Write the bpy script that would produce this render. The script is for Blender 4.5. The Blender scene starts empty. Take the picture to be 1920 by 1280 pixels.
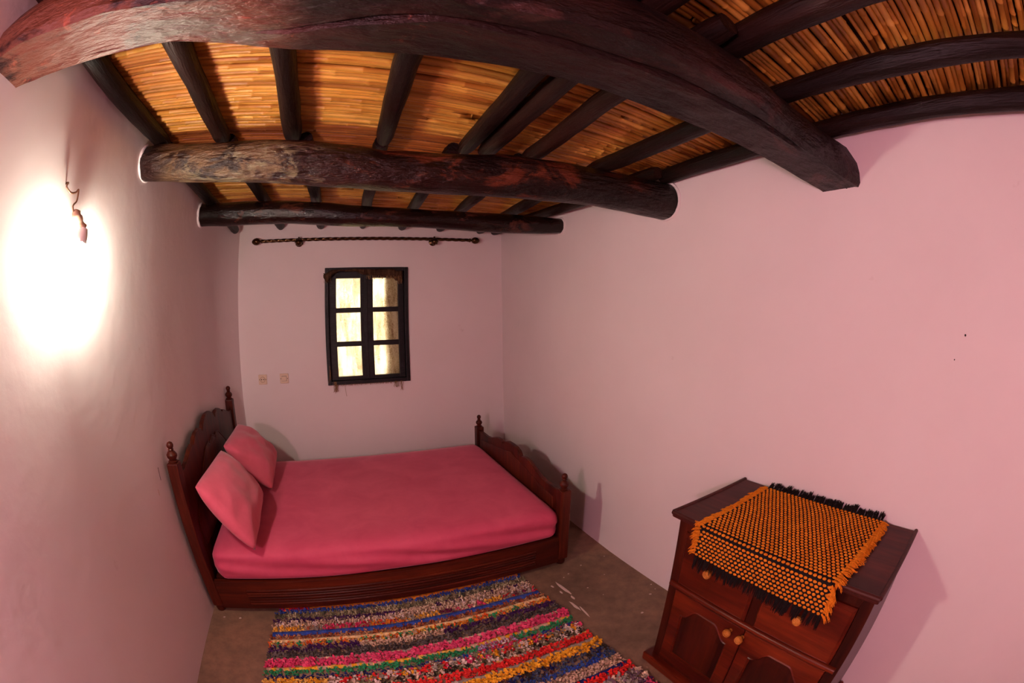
import bpy, bmesh, math, random
from mathutils import Vector, Matrix, noise
random.seed(7)
C = bpy.context.scene.collection
SC = bpy.context.scene
S = 1.48                                   # camera height in metres

# ------------------------------------------------------------------ camera, world, lights, exposure
cd = bpy.data.cameras.new('camera')
cam = bpy.data.objects.new('camera', cd); C.objects.link(cam)
cd.type = 'PANO'
cd.panorama_type = 'FISHEYE_EQUISOLID'     # a 15 mm full-frame fisheye lens
cd.fisheye_lens = 15.0
cd.fisheye_fov = 3.6
cd.sensor_fit = 'HORIZONTAL'; cd.sensor_width = 36.0; cd.sensor_height = 24.0
cd.lens = 15.0; cd.clip_start = 0.02; cd.clip_end = 100
cam.matrix_world = Matrix(((0.90876314, 0.04141565, -0.41525209, 0.0),
                           (-0.4170555, 0.05523076, -0.90720134, 0.0),
                           (-0.01463764, 0.99761431, 0.06746431, S),
                           (0, 0, 0, 1)))
SC.camera = cam
w = bpy.data.worlds.new('daylight'); SC.world = w; w.use_nodes = True
bg = w.node_tree.nodes['Background']
bg.inputs[0].default_value = (1.0, 0.91, 0.72, 1); bg.inputs[1].default_value = 5.2
BULB_STRENGTH = 420.0
BULB_COLOR = (1.0, 0.93, 0.76)
ld = bpy.data.lights.new('lamp_behind_camera', 'POINT'); ld.energy = 37; ld.color = (1.0, 0.49, 0.62); ld.shadow_soft_size = 0.06
lo = bpy.data.objects.new('lamp_behind_camera', ld); C.objects.link(lo); lo.location = (-0.885, -0.17, 1.46)
SC.view_settings.view_transform = 'Standard'; SC.view_settings.look = 'None'
SC.view_settings.exposure = 0.42; SC.view_settings.gamma = 1.0; SC.view_settings.use_curve_mapping = False

# ------------------------------------------------------------------ materials
def mat(name, color, rough=0.6, spec=0.4, metal=0.0, build=None):
    m = bpy.data.materials.new(name); m.use_nodes = True
    nt = m.node_tree; b = nt.nodes['Principled BSDF']
    b.inputs['Base Color'].default_value = (*color, 1); b.inputs['Roughness'].default_value = rough
    b.inputs['Metallic'].default_value = metal; b.inputs['Specular IOR Level'].default_value = spec
    if build: build(nt, b)
    return m
def nd(nt, typ, **kw):
    n = nt.nodes.new(typ)
    for k, v in kw.items():
        if k in n.inputs: n.inputs[k].default_value = v
        else: setattr(n, k, v)
    return n
def coords(nt, scale=(1, 1, 1), kind='Object', rnd=True):
    t = nd(nt, 'ShaderNodeTexCoord'); mp = nd(nt, 'ShaderNodeMapping'); mp.inputs['Scale'].default_value = scale
    nt.links.new(t.outputs[kind], mp.inputs['Vector'])
    if rnd:
        oi = nd(nt, 'ShaderNodeObjectInfo'); mul = nd(nt, 'ShaderNodeMath', operation='MULTIPLY'); mul.inputs[1].default_value = 37.0
        nt.links.new(oi.outputs['Random'], mul.inputs[0]); nt.links.new(mul.outputs[0], mp.inputs['Location'])
    return mp.outputs[0]
def tex(nt, vec, scale, detail=4, rough=0.55, dist=0.0):
    n = nd(nt, 'ShaderNodeTexNoise', Scale=scale, Detail=detail, Roughness=rough, Distortion=dist)
    nt.links.new(vec, n.inputs['Vector']); return n.outputs[0]
def ramp(nt, fac, stops):
    r = nd(nt, 'ShaderNodeValToRGB'); e = r.color_ramp.elements
    while len(e) < len(stops): e.new(0.5)
    for k, (p, c) in enumerate(stops): e[k].position = p; e[k].color = (*c, 1)
    nt.links.new(fac, r.inputs[0]); return r.outputs[0]
def mixc(nt, fac, a, b, mode='MIX'):
    m = nd(nt, 'ShaderNodeMix', data_type='RGBA', blend_type=mode)
    if isinstance(fac, float): m.inputs[0].default_value = fac
    else: nt.links.new(fac, m.inputs[0])
    for v, i in ((a, 6), (b, 7)):
        if isinstance(v, tuple): m.inputs[i].default_value = (*v, 1)
        else: nt.links.new(v, m.inputs[i])
    return m.outputs[2]
def bump(nt, b, h, strength=0.3, dist=0.01):
    n = nd(nt, 'ShaderNodeBump', Strength=strength, Distance=dist)
    nt.links.new(h, n.inputs['Height']); nt.links.new(n.outputs[0], b.inputs['Normal'])
def link_color(nt, b, c): nt.links.new(c, b.inputs['Base Color'])

def plaster(nt, b):
    v = coords(nt, rnd=False); n = tex(nt, v, 1.3, 5); f = tex(nt, v, 14, 5)
    c = ramp(nt, n, [(0.3, (0.83, 0.72, 0.71)), (0.7, (0.88, 0.78, 0.77))])
    d = tex(nt, v, 3.1, 6, 0.7); st = ramp(nt, d, [(0.68, (0, 0, 0)), (0.80, (1, 1, 1))])
    link_color(nt, b, mixc(nt, st, c, (0.66, 0.52, 0.48)))
    a = nd(nt, 'ShaderNodeMath', operation='MULTIPLY_ADD'); a.inputs[1].default_value = 0.12
    nt.links.new(f, a.inputs[0]); nt.links.new(n, a.inputs[2]); bump(nt, b, a.outputs[0], 0.35, 0.03)
PLASTER = mat('plaster', (0.8, 0.66, 0.64), 0.75, 0.25, build=plaster)
def concrete(nt, b):
    v = coords(nt, rnd=False); n = tex(nt, v, 2.2, 6, 0.6); f = tex(nt, v, 16, 6, 0.7)
    c = ramp(nt, n, [(0.30, (0.15, 0.094, 0.058)), (0.52, (0.25, 0.152, 0.094)), (0.72, (0.33, 0.185, 0.11))])
    g = ramp(nt, f, [(0.35, (0.7, 0.7, 0.7)), (0.7, (1.1, 1.1, 1.1))])
    link_color(nt, b, mixc(nt, 1.0, c, g, 'MULTIPLY')); bump(nt, b, f, 0.25, 0.01)
CONCRETE = mat('concrete', (0.2, 0.14, 0.1), 0.55, 0.35, build=concrete)
def wood(dark, mid, light, axis='X', sc=6.0, patch=0.0, patchcol=(0.25, 0.12, 0.05), bs=0.4, bd=0.01):
    st = {'X': (0.10, 1, 1), 'Y': (1, 0.10, 1), 'Z': (1, 1, 0.10), 'x': (0.30, 1, 1)}[axis]
    def f(nt, b):
        v = coords(nt, st); n = tex(nt, v, sc, 6, 0.6, 0.8); g = tex(nt, v, sc * 7, 5, 0.6)
        c = ramp(nt, n, [(0.32, dark), (0.5, mid), (0.68, light)])
        gg = ramp(nt, g, [(0.3, (0.6, 0.6, 0.6)), (0.7, (1.15, 1.15, 1.15))])
        c = mixc(nt, 1.0, c, gg, 'MULTIPLY')
        if patch > 0:
            v2 = coords(nt, (0.45, 1, 1)); p = tex(nt, v2, 5.5, 6, 0.62, 0.6)
            c = mixc(nt, ramp(nt, p, [(0.60 - patch * 0.1, (0, 0, 0)), (0.70 - patch * 0.1, (1, 1, 1))]), c, patchcol)
        link_color(nt, b, c)
        a = nd(nt, 'ShaderNodeMath', operation='ADD'); nt.links.new(n, a.inputs[0]); nt.links.new(g, a.inputs[1])
        bump(nt, b, a.outputs[0], bs, bd)
    return f
def beam_mat(name, rough, sc, base, patches, bs, bd, axis='x'):
    """dark stained timber; patches = (x from, x to, noise threshold, colour, scale): bared or worn wood, on the hewn beam partly painted lamplight, at its own place along the beam"""
    def f(nt, b):
        wood(*base, axis, sc, 0.0, bs=bs, bd=bd)(nt, b)
        cur = b.inputs['Base Color'].links[0].from_socket
        t = nd(nt, 'ShaderNodeTexCoord'); sx = nd(nt, 'ShaderNodeSeparateXYZ'); nt.links.new(t.outputs['Object'], sx.inputs[0])
        for k, (xa, xb, th, colr, psc) in enumerate(patches):
            mp = nd(nt, 'ShaderNodeMapping'); mp.inputs['Scale'].default_value = (0.55, 1, 1); mp.inputs['Location'].default_value = (k * 3.1, k, 0); nt.links.new(t.outputs['Object'], mp.inputs[0])
            p = tex(nt, mp.outputs[0], psc, 7, 0.68, 0.7)
            a = nd(nt, 'ShaderNodeMapRange', interpolation_type='SMOOTHSTEP'); a.inputs[1].default_value = xa - 0.10; a.inputs[2].default_value = xa + 0.05; nt.links.new(sx.outputs[0], a.inputs[0])
            c = nd(nt, 'ShaderNodeMapRange', interpolation_type='SMOOTHSTEP'); c.inputs[1].default_value = xb - 0.05; c.inputs[2].default_value = xb + 0.10; c.inputs[3].default_value = 1; c.inputs[4].default_value = 0; nt.links.new(sx.outputs[0], c.inputs[0])
            m1 = nd(nt, 'ShaderNodeMath', operation='MULTIPLY'); nt.links.new(a.outputs[0], m1.inputs[0]); nt.links.new(c.outputs[0], m1.inputs[1])
            r = ramp(nt, p, [(th - 0.03, (0, 0, 0)), (th + 0.06, (1, 1, 1))]); m2 = nd(nt, 'ShaderNodeMath', operation='MULTIPLY'); nt.links.new(m1.outputs[0], m2.inputs[0]); nt.links.new(r, m2.inputs[1])
            cur = mixc(nt, m2.outputs[0], cur, colr)
        link_color(nt, b, cur)
    return mat(name, base[1], rough, 0.28, build=f)
DARKST = ((0.005, 0.0016, 0.0014), (0.014, 0.0040, 0.0030), (0.032, 0.0085, 0.0058))
BEAM = beam_mat('stained_beam', 0.48, 5, DARKST, [(-1.6, -0.45, 0.44, (0.13, 0.045, 0.025), 5), (-0.95, -0.45, 0.56, (0.12, 0.09, 0.065), 6), (-1.4, 0.1, 0.63, (0.30, 0.085, 0.045), 11), (-0.4, 1.3, 0.60, (0.055, 0.019, 0.015), 7)], 0.7, 0.03)  # left-end patches: worn wood, with some lamplight painted into their paler colour
LOG = beam_mat('peeled_log', 0.30, 5, DARKST, [(-1.05, -0.42, 0.50, (0.11, 0.060, 0.030), 8), (-0.95, -0.38, 0.56, (0.17, 0.13, 0.075), 11), (-0.35, 0.95, 0.56, (0.13, 0.026, 0.011), 7), (-0.3, 0.7, 0.64, (0.28, 0.060, 0.018), 10)], 0.9, 0.03)
LOG2 = beam_mat('glossy_log', 0.22, 7, ((0.004, 0.002, 0.0018), (0.010, 0.0038, 0.003), (0.024, 0.008, 0.006)), [(-1.0, 0.9, 0.58, (0.075, 0.020, 0.012), 9)], 0.4, 0.02)
RAFTER = mat('stained_rafter', (0.02, 0.008, 0.005), 0.45, 0.22, build=wood((0.004, 0.0018, 0.0014), (0.011, 0.0040, 0.0028), (0.028, 0.0090, 0.0055), 'Y', 8, 0.0, bs=0.6, bd=0.015))
def reedm(nt, b):
    v = coords(nt, (0.8, 1, 1)); n = tex(nt, v, 6, 3); g = tex(nt, v, 40, 3)
    oi = nd(nt, 'ShaderNodeObjectInfo')
    c = ramp(nt, n, [(0.3, (0.36, 0.125, 0.016)), (0.5, (0.62, 0.29, 0.042)), (0.72, (0.80, 0.46, 0.10))])
    k = ramp(nt, oi.outputs['Random'], [(0.0, (0.45, 0.36, 0.30)), (0.35, (0.85, 0.80, 0.76)), (1.0, (1.15, 1.15, 1.12))])
    c = mixc(nt, 1.0, c, k, 'MULTIPLY')
    gg = ramp(nt, g, [(0.3, (0.9, 0.9, 0.9)), (0.7, (1.05, 1.05, 1.05))])
    link_color(nt, b, mixc(nt, 1.0, c, gg, 'MULTIPLY')); bump(nt, b, g, 0.15, 0.002)
REED = mat('reed', (0.5, 0.24, 0.05), 0.42, 0.4, build=reedm)
THATCH = mat('dark_thatch', (0.035, 0.015, 0.006), 0.9, 0.1, build=wood((0.03, 0.011, 0.003), (0.07, 0.027, 0.007), (0.13, 0.055, 0.015), 'X', 20))
BEDWOOD = mat('varnished_red_wood', (0.12, 0.02, 0.01), 0.44, 0.22, build=wood((0.026, 0.0035, 0.002), (0.075, 0.0095, 0.0035), (0.14, 0.020, 0.006), 'X', 8, bs=0.05, bd=0.003))
BEDWOODZ = mat('varnished_red_wood_upright', (0.12, 0.02, 0.01), 0.44, 0.22, build=wood((0.028, 0.0036, 0.002), (0.070, 0.009, 0.0035), (0.12, 0.018, 0.006), 'Z', 9, bs=0.05, bd=0.003))
CABWOOD = mat('varnished_cabinet_wood', (0.13, 0.02, 0.01), 0.32, 0.28, build=wood((0.050, 0.0050, 0.0022), (0.115, 0.0125, 0.004), (0.20, 0.027, 0.007), 'Y', 9, bs=0.04, bd=0.003))
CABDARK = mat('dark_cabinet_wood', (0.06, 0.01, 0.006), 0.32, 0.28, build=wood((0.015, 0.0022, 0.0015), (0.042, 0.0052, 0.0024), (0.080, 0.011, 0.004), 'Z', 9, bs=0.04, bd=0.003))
CABTOP = mat('cabinet_top_wood', (0.08, 0.014, 0.01), 0.50, 0.25, build=wood((0.038, 0.0065, 0.0050), (0.062, 0.0105, 0.0075), (0.09, 0.015, 0.010), 'Y', 9, bs=0.04, bd=0.003))
PINE = mat('varnished_pine_knob', (0.55, 0.20, 0.03), 0.2, 0.5, build=wood((0.45, 0.15, 0.025), (0.58, 0.21, 0.035), (0.66, 0.28, 0.06), 'X', 30, bs=0.02, bd=0.001))
def velvet(nt, b):
    v = coords(nt); n = tex(nt, v, 5, 5, 0.6, 0.5); f = tex(nt, v, 90, 3)
    link_color(nt, b, ramp(nt, n, [(0.3, (0.58, 0.066, 0.135)), (0.7, (0.70, 0.100, 0.180))]))
    b.inputs['Sheen Weight'].default_value = 0.35; b.inputs['Sheen Roughness'].default_value = 0.4
    b.inputs['Sheen Tint'].default_value = (1, 0.5, 0.6, 1)
    bump(nt, b, f, 0.12, 0.002)
VELVET = mat('pink_velvet', (0.55, 0.05, 0.1), 0.65, 0.2, build=velvet)
def cottonb(nt, b):
    v = coords(nt); n = tex(nt, v, 6, 5, 0.6, 0.4); f = tex(nt, v, 60, 4)
    link_color(nt, b, ramp(nt, n, [(0.3, (0.62, 0.090, 0.145)), (0.7, (0.74, 0.130, 0.195))])); bump(nt, b, f, 0.15, 0.003)
    b.inputs['Sheen Weight'].default_value = 0.25
COTTON = mat('pink_pillowcase', (0.6, 0.08, 0.12), 0.75, 0.15, build=cottonb)
BRASS = mat('antique_brass', (0.085, 0.045, 0.018), 0.26, 0.5, 0.9)
def blackw(nt, b):
    v = coords(nt, (1, 1, 1)); n = tex(nt, v, 30, 4); g = tex(nt, coords(nt, (1, 1, 8)), 25, 3)
    link_color(nt, b, ramp(nt, n, [(0.3, (0.003, 0.002, 0.0026)), (0.7, (0.010, 0.006, 0.008))])); bump(nt, b, g, 0.6, 0.006)
BLACKWOOD = mat('black_painted_wood', (0.012, 0.008, 0.01), 0.38, 0.35, build=blackw)
IVORY = mat('ivory_plastic', (0.80, 0.62, 0.46), 0.35, 0.4)
DARKHOLE = mat('dark_slot', (0.02, 0.012, 0.01), 0.6, 0.2)
WIRE = mat('copper_wire', (0.30, 0.17, 0.10), 0.4, 0.5, 0.3)
TAPE = mat('beige_tape', (0.55, 0.36, 0.24), 0.6, 0.3)
WHITEPLASTIC = mat('white_bulb_base', (0.85, 0.80, 0.74), 0.4, 0.4)
PAINTDROP = mat('dried_white_paint', (0.62, 0.50, 0.44), 0.6, 0.3)
def burlapf(dense):
    def f(nt, b):
        out = nt.nodes['Material Output']
        v = coords(nt, (1, 1, 1), rnd=False); n0 = tex(nt, coords(nt, (1, 1, 0.25), rnd=False), 13, 4, 0.7); n1 = tex(nt, v, 110, 3, 0.7)
        nm = nd(nt, 'ShaderNodeMath', operation='MULTIPLY_ADD'); nm.inputs[1].default_value = 0.55; nt.links.new(n1, nm.inputs[0]); ns = nd(nt, 'ShaderNodeMath', operation='MULTIPLY_ADD'); ns.inputs[1].default_value = 0.9; ns.inputs[2].default_value = -0.22; nt.links.new(n0, ns.inputs[0]); nt.links.new(ns.outputs[0], nm.inputs[2]); n = nm.outputs[0]
        col = ramp(nt, n, [(0.36, (0.28, 0.16, 0.07)), (0.50, (0.60, 0.47, 0.28)), (0.62, (0.80, 0.70, 0.50))]) if not dense else ramp(nt, n, [(0.3, (0.03, 0.019, 0.009)), (0.7, (0.065, 0.041, 0.02))])
        tl = nd(nt, 'ShaderNodeBsdfTranslucent'); df = nd(nt, 'ShaderNodeBsdfDiffuse'); nt.links.new(col, tl.inputs[0]); nt.links.new(col, df.inputs[0])
        ms = nd(nt, 'ShaderNodeMixShader'); ms.inputs[0].default_value = 0.55
        nt.links.new(df.outputs[0], ms.inputs[1]); nt.links.new(tl.outputs[0], ms.inputs[2])
        wx = nd(nt, 'ShaderNodeTexWave', Scale=75.0, Distortion=1.6, Detail=2.0, bands_direction='X'); wz = nd(nt, 'ShaderNodeTexWave', Scale=75.0, Distortion=1.6, Detail=2.0, bands_direction='Z')
        nt.links.new(v, wx.inputs[0]); nt.links.new(v, wz.inputs[0])
        mm = nd(nt, 'ShaderNodeMath', operation='MULTIPLY'); nt.links.new(wx.outputs[1], mm.inputs[0]); nt.links.new(wz.outputs[1], mm.inputs[1])
        gt = nd(nt, 'ShaderNodeMath', operation='GREATER_THAN'); gt.inputs[1].default_value = 0.995 if dense else 0.90; nt.links.new(mm.outputs[0], gt.inputs[0])
        tr = nd(nt, 'ShaderNodeBsdfTransparent'); m2 = nd(nt, 'ShaderNodeMixShader')
        nt.links.new(gt.outputs[0], m2.inputs[0]); nt.links.new(ms.outputs[0], m2.inputs[1]); nt.links.new(tr.outputs[0], m2.inputs[2])
        nt.links.new(m2.outputs[0], out.inputs[0])
    return f
BURLAP = mat('burlap', (0.6, 0.45, 0.2), build=burlapf(False))
BURLAP2 = mat('burlap_double', (0.15, 0.1, 0.05), build=burlapf(True))
JUTE = mat('frayed_jute', (0.20, 0.11, 0.05), 0.85, 0.1, build=wood((0.035, 0.016, 0.010), (0.065, 0.031, 0.017), (0.14, 0.07, 0.035), 'Z', 40))
def glassf(nt, b):
    out = nt.nodes['Material Output']; tr = nd(nt, 'ShaderNodeBsdfTransparent'); gl = nd(nt, 'ShaderNodeBsdfGlossy', Roughness=0.05)
    fr = nd(nt, 'ShaderNodeFresnel', IOR=1.35); ms = nd(nt, 'ShaderNodeMixShader')
    nt.links.new(fr.outputs[0], ms.inputs[0]); nt.links.new(tr.outputs[0], ms.inputs[1]); nt.links.new(gl.outputs[0], ms.inputs[2]); nt.links.new(ms.outputs[0], out.inputs[0])
GLASS = mat('window_glass', (1, 1, 1), build=glassf)
def emf(nt, b):
    b.inputs['Emission Color'].default_value = (*BULB_COLOR, 1); b.inputs['Emission Strength'].default_value = BULB_STRENGTH
TUBEGLOW = mat('glowing_tube', (1, 1, 1), build=emf)
def colattr(nt, b):
    a = nd(nt, 'ShaderNodeAttribute', attribute_name='col'); v = coords(nt); n = tex(nt, v, 120, 3)
    link_color(nt, b, mixc(nt, 1.0, a.outputs[0], ramp(nt, n, [(0.3, (0.72, 0.72, 0.72)), (0.7, (1.1, 1.1, 1.1))]), 'MULTIPLY'))
RAG = mat('rag_cloth', (0.5, 0.5, 0.5), 0.85, 0.1, build=colattr)
ORANGE = mat('orange_wool', (0.80, 0.24, 0.015), 0.85, 0.1, build=wood((0.66, 0.17, 0.008), (0.80, 0.24, 0.014), (0.88, 0.30, 0.02), 'X', 60, bs=0.3, bd=0.002))
BLACKWOOL = mat('black_wool', (0.012, 0.008, 0.008), 0.9, 0.1)

# ------------------------------------------------------------------ mesh helpers
class MB:
    def __init__(self): self.v = []; self.f = []; self.c = []
    def add(self, vs, fs, col=None):
        o = len(self.v); self.v += [tuple(p) for p in vs]; self.f += [tuple(i + o for i in f) for f in fs]
        self.c += [col] * len(fs)
    def quad(self, a, b, c, d, col=None): self.add([a, b, c, d], [(0, 1, 2, 3)], col)
    def box(self, x0, x1, y0, y1, z0, z1):
        self.add([(x, y, z) for z in (z0, z1) for y in (y0, y1) for x in (x0, x1)],
                 [(0, 2, 3, 1), (4, 5, 7, 6), (0, 1, 5, 4), (2, 6, 7, 3), (0, 4, 6, 2), (1, 3, 7, 5)])
    def tube(self, pts, rad, seg=8, caps=True, shape=None):
        pts = [Vector(p) for p in pts]; n = len(pts); vs = []
        up = Vector((0, 0, 1)); t0 = (pts[1] - pts[0]).normalized()
        if abs(t0.z) > 0.9: up = Vector((0, 1, 0))
        for i, p in enumerate(pts):
            t = (pts[min(i + 1, n - 1)] - pts[max(i - 1, 0)])
            t = t.normalized() if t.length > 1e-9 else t0
            a = up - t * up.dot(t); a.normalize(); b = t.cross(a); up = a
            r = rad[i] if isinstance(rad, (list, tuple)) else rad
            for k in range(seg):
                th = 2 * math.pi * k / seg
                rr = r * (shape(i / (n - 1), th) if shape else 1)
                vs.append(p + a * (rr * math.cos(th)) + b * (rr * math.sin(th)))
        fs = [(i * seg + k, i * seg + (k + 1) % seg, (i + 1) * seg + (k + 1) % seg, (i + 1) * seg + k) for i in range(n - 1) for k in range(seg)]
        if caps: fs += [tuple(range(seg - 1, -1, -1)), tuple((n - 1) * seg + k for k in range(seg))]
        self.add(vs, fs)
    def lathe(self, prof, loc, axis='Z', seg=16):
        vs = []; L = Vector(loc)
        for r, h in prof:
            for k in range(seg):
                a = 2 * math.pi * k / seg; u, w_ = r * math.cos(a), r * math.sin(a)
                vs.append(L + {'Z': Vector((u, w_, h)), 'X': Vector((h, u, w_)), 'Y': Vector((w_, h, u))}[axis])
        n = len(prof)
        fs = [(i * seg + k, i * seg + (k + 1) % seg, (i + 1) * seg + (k + 1) % seg, (i + 1) * seg + k) for i in range(n - 1) for k in range(seg)]
        fs += [tuple(range(seg - 1, -1, -1)), tuple((n - 1) * seg + k for k in range(seg))]
        self.add(vs, fs)
    def loops(self, loops, cap=True):
        n = len(loops[0]); vs = [p for l in loops for p in l]
        fs = [(i * n + k, i * n + (k + 1) % n, (i + 1) * n + (k + 1) % n, (i + 1) * n + k) for i in range(len(loops) - 1) for k in range(n)]
        if cap: fs += [tuple((len(loops) - 1) * n + k for k in range(n))]
        self.add(vs, fs)
    def build(self, name, m, parent=None, smooth=False, bevel=0.0, origin=None):
        off = Vector(origin) if origin is not None else (Vector(PIV[parent.name]) if parent is not None and parent.name in PIV else Vector((0, 0, 0)))
        me = bpy.data.meshes.new(name); me.from_pydata([tuple(Vector(p) - off) for p in self.v], [], self.f)
        if any(c is not None for c in self.c):
            at = me.attributes.new('col', 'FLOAT_COLOR', 'FACE')
            flat = []
            for c in self.c: flat += [*(c or (0.5, 0.5, 0.5)), 1.0]
            at.data.foreach_set('color', flat)
        bm = bmesh.new(); bm.from_mesh(me)
        if not any(c is not None for c in self.c):
            bmesh.ops.recalc_face_normals(bm, faces=bm.faces)
        if bevel > 0:
            es = [e for e in bm.edges if len(e.link_faces) == 2 and e.calc_face_angle(0) > 0.6]
            bmesh.ops.bevel(bm, geom=es, offset=bevel, segments=2, affect='EDGES', profile=0.6)
        bm.to_mesh(me); bm.free()
        me.materials.append(m)
        if smooth is True: me.polygons.foreach_set('use_smooth', [True] * len(me.polygons))
        elif smooth:
            me.polygons.foreach_set('use_smooth', [True] * len(me.polygons))
            me.set_sharp_from_angle(angle=smooth)
        o = bpy.data.objects.new(name, me); C.objects.link(o)
        if parent is not None:
            o.parent = parent; PIV[o.name] = tuple(off)
        else:
            o.location = off; PIV[o.name] = tuple(off)
        return o
PIV = {}
def empty(name, loc, rot=(0, 0, 0)):
    o = bpy.data.objects.new(name, None); o.empty_display_size = 0.1; C.objects.link(o); o.location = loc; o.rotation_euler = rot
    PIV[o.name] = tuple(loc); return o
def tag(o, label, cat, group=None, kind='thing'):
    o['label'] = label; o['category'] = cat; o['kind'] = kind
    if group: o['group'] = group
    return o
def struct(o): o['kind'] = 'structure'; return o
def lerp(tab, x):
    if x <= tab[0][0]: return tab[0][1]
    for (a, va), (b, vb) in zip(tab, tab[1:]):
        if x <= b: return va + (vb - va) * (x - a) / (b - a)
    return tab[-1][1]
def nz(*p): return noise.noise(Vector(p))
SM = math.radians(40)

# ------------------------------------------------------------------ room shell
D = 2.38 * S                                # back wall
YB = -1.6                                   # wall behind the camera
def xl(y): return S * lerp([(-1.2, -0.665), (0.3, -0.635), (0.86, -0.612), (1.267, -0.604), (1.8, -0.599), (2.12, -0.592), (2.25, -0.573), (2.38, -0.5385)], y / S)
def xr(y): return S * lerp([(-1.2, 1.003), (1.4, 1.003), (1.9, 1.010), (2.38, 1.026)], y / S)
def kslope(y): return lerp([(-1, 0.06), (0.9, 0.06), (1.5, 0.047), (2.36, 0.012)], y / S)
def zraft(x, y): return S * (1.505 - kslope(y) * (x / S + 0.6))     # underside of the rafters
def zreed(x, y): return zraft(x, y) + 0.091
def zfloor(y): return 0.0 if y < 1.80 else (y - 1.80) * 0.034

mb = MB(); ys = [YB + (D - YB) * i / 60 for i in range(61)]; zs = [-0.05 + 2.40 * j / 14 for j in range(15)]
def side_wall(name, fx, sgn):
    mb = MB(); vs = []
    for y in ys:
        for z in zs: vs.append((fx(y) + sgn * 0.004 * nz(y * 1.7, z * 1.7, 3 * sgn), y, z))
    n = len(zs)
    mb.add(vs, [(i * n + j, (i + 1) * n + j, (i + 1) * n + j + 1, i * n + j + 1) for i in range(60) for j in range(n - 1)])
    o = []                                   # outer skin, so the wall has thickness
    for y in (YB, D):
        for z in (zs[0], zs[-1]): o.append((fx(y) + sgn * 0.3, y, z))
    mb.add(o, [(0, 2, 3, 1)])
    return struct(mb.build(name, PLASTER, smooth=True))
side_l = side_wall('wall_left', xl, -1); wr = side_wall('wall_right', xr, 1)
WX0, WX1, WZ0, WZ1 = -0.040, 0.664, 0.928, 1.880     # window opening
mb = MB(); X0, X1 = xl(D) - 0.3, xr(D) + 0.3; Z0, Z1 = -0.05, 2.35
gx = [X0, xl(D), WX0, WX1, xr(D), X1]; gz = [Z0, WZ0, WZ1, Z1]
for i in range(5):
    for j in range(3):
        if i == 2 and j == 1: continue
        mb.quad((gx[i], D, gz[j]), (gx[i + 1], D, gz[j]), (gx[i + 1], D, gz[j + 1]), (gx[i], D, gz[j + 1]))
        mb.quad((gx[i], D + 0.3, gz[j]), (gx[i], D + 0.3, gz[j + 1]), (gx[i + 1], D + 0.3, gz[j + 1]), (gx[i + 1], D + 0.3, gz[j]))
for a, b in (((WX0, WZ0), (WX1, WZ0)), ((WX1, WZ0), (WX1, WZ1)), ((WX1, WZ1), (WX0, WZ1)), ((WX0, WZ1), (WX0, WZ0))):
    mb.quad((a[0], D, a[1]), (a[0], D + 0.3, a[1]), (b[0], D + 0.3, b[1]), (b[0], D, b[1]))
struct(mb.build('wall_back', PLASTER))
mb = MB(); mb.box(xl(YB) - 0.3, xr(YB) + 0.3, YB - 0.3, YB, -0.05, 2.40)
struct(mb.build('wall_front', PLASTER))
mb = MB(); vs = []; fy = [YB - 0.3 + (D + 0.6 - YB) * i / 40 for i in range(41)]; fxs = [-1.3 + 3.2 * j / 24 for j in range(25)]
for y in fy:
    for x in fxs: vs.append((x, y, zfloor(y) + 0.0025 * nz(x * 2.2, y * 2.2, 5)))
mb.add(vs, [(i * 25 + j, i * 25 + j + 1, (i + 1) * 25 + j + 1, (i + 1) * 25 + j) for i in range(40) for j in range(24)])
mb.quad((-1.3, YB - 0.3, -0.2), (1.9, YB - 0.3, -0.2), (1.9, D + 0.3, -0.2), (-1.3, D + 0.3, -0.2))
floor = struct(mb.build('floor', CONCRETE, smooth=True))
# small dried paint drops and long streaks on the floor
def blob(mb, x, y, rx, ry, ang=0, z=None, n=9):
    z = zfloor(y) + 0.003 if z is None else z; vs = []
    for k in range(n):
        a = 2 * math.pi * k / n; q = 0.75 + 0.4 * random.random(); u, v_ = rx * q * math.cos(a), ry * q * math.sin(a)
        vs.append((x + u * math.cos(ang) - v_ * math.sin(ang), y + u * math.sin(ang) + v_ * math.cos(ang), z))
    mb.add(vs + [(x, y, z + 0.0012)], [(k, (k + 1) % n, n) for k in range(n)])
for x, y, r in [(1.452, 1.378, .006), (1.387, 1.31, .008), (1.247, 1.208, .009), (1.42, 1.79, .005), (1.242, 1.781, .006), (1.088, 1.72, .005), (1.131, 1.74, .006), (1.147, 1.562, .005), (-0.817, 1.799, .007), (-0.719, 1.795, .009), (1.44, 1.33, .004), (1.18, 1.46, .004), (1.30, 1.62, .004)]:
    mb = MB(); blob(mb, x, y, r, r * 0.8); mb.build('paint_drop', PAINTDROP, floor)
for x, y, rx, ry, a in [(1.029, 1.634, .076, .011, -1.476), (1.029, 1.526, .022, .008, -1.52), (0.999, 1.458, .048, .009, -1.495), (1.014, 1.389, .060, .005, -1.62), (0.986, 1.673, .013, .006, -1.45), (1.0, 1.60, .014, .006, -1.5)]:
    mb = MB(); blob(mb, x, y, rx, ry, a, n=13); mb.build('paint_streak', PAINTDROP, floor)
for y, z, r in [(0.03, 1.435, .004), (0.07, 1.36, .0025)]:
    mb = MB(); mb.lathe([(r, -0.001), (r * 0.7, -0.004)], (xr(y), y, z), 'X', 7); mb.build('nail_hole', DARKHOLE, wr)

for y, z, hh in [(1.757, 0.842, 0.03), (1.70, 0.775, 0.014)]:
    q = MB(); q.box(xl(y) - 0.002, xl(y) + 0.0012, y - 0.0018, y + 0.0018, z - hh, z + hh); q.build('scratch', DARKHOLE if hh > .02 else TAPE, side_l)
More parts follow.
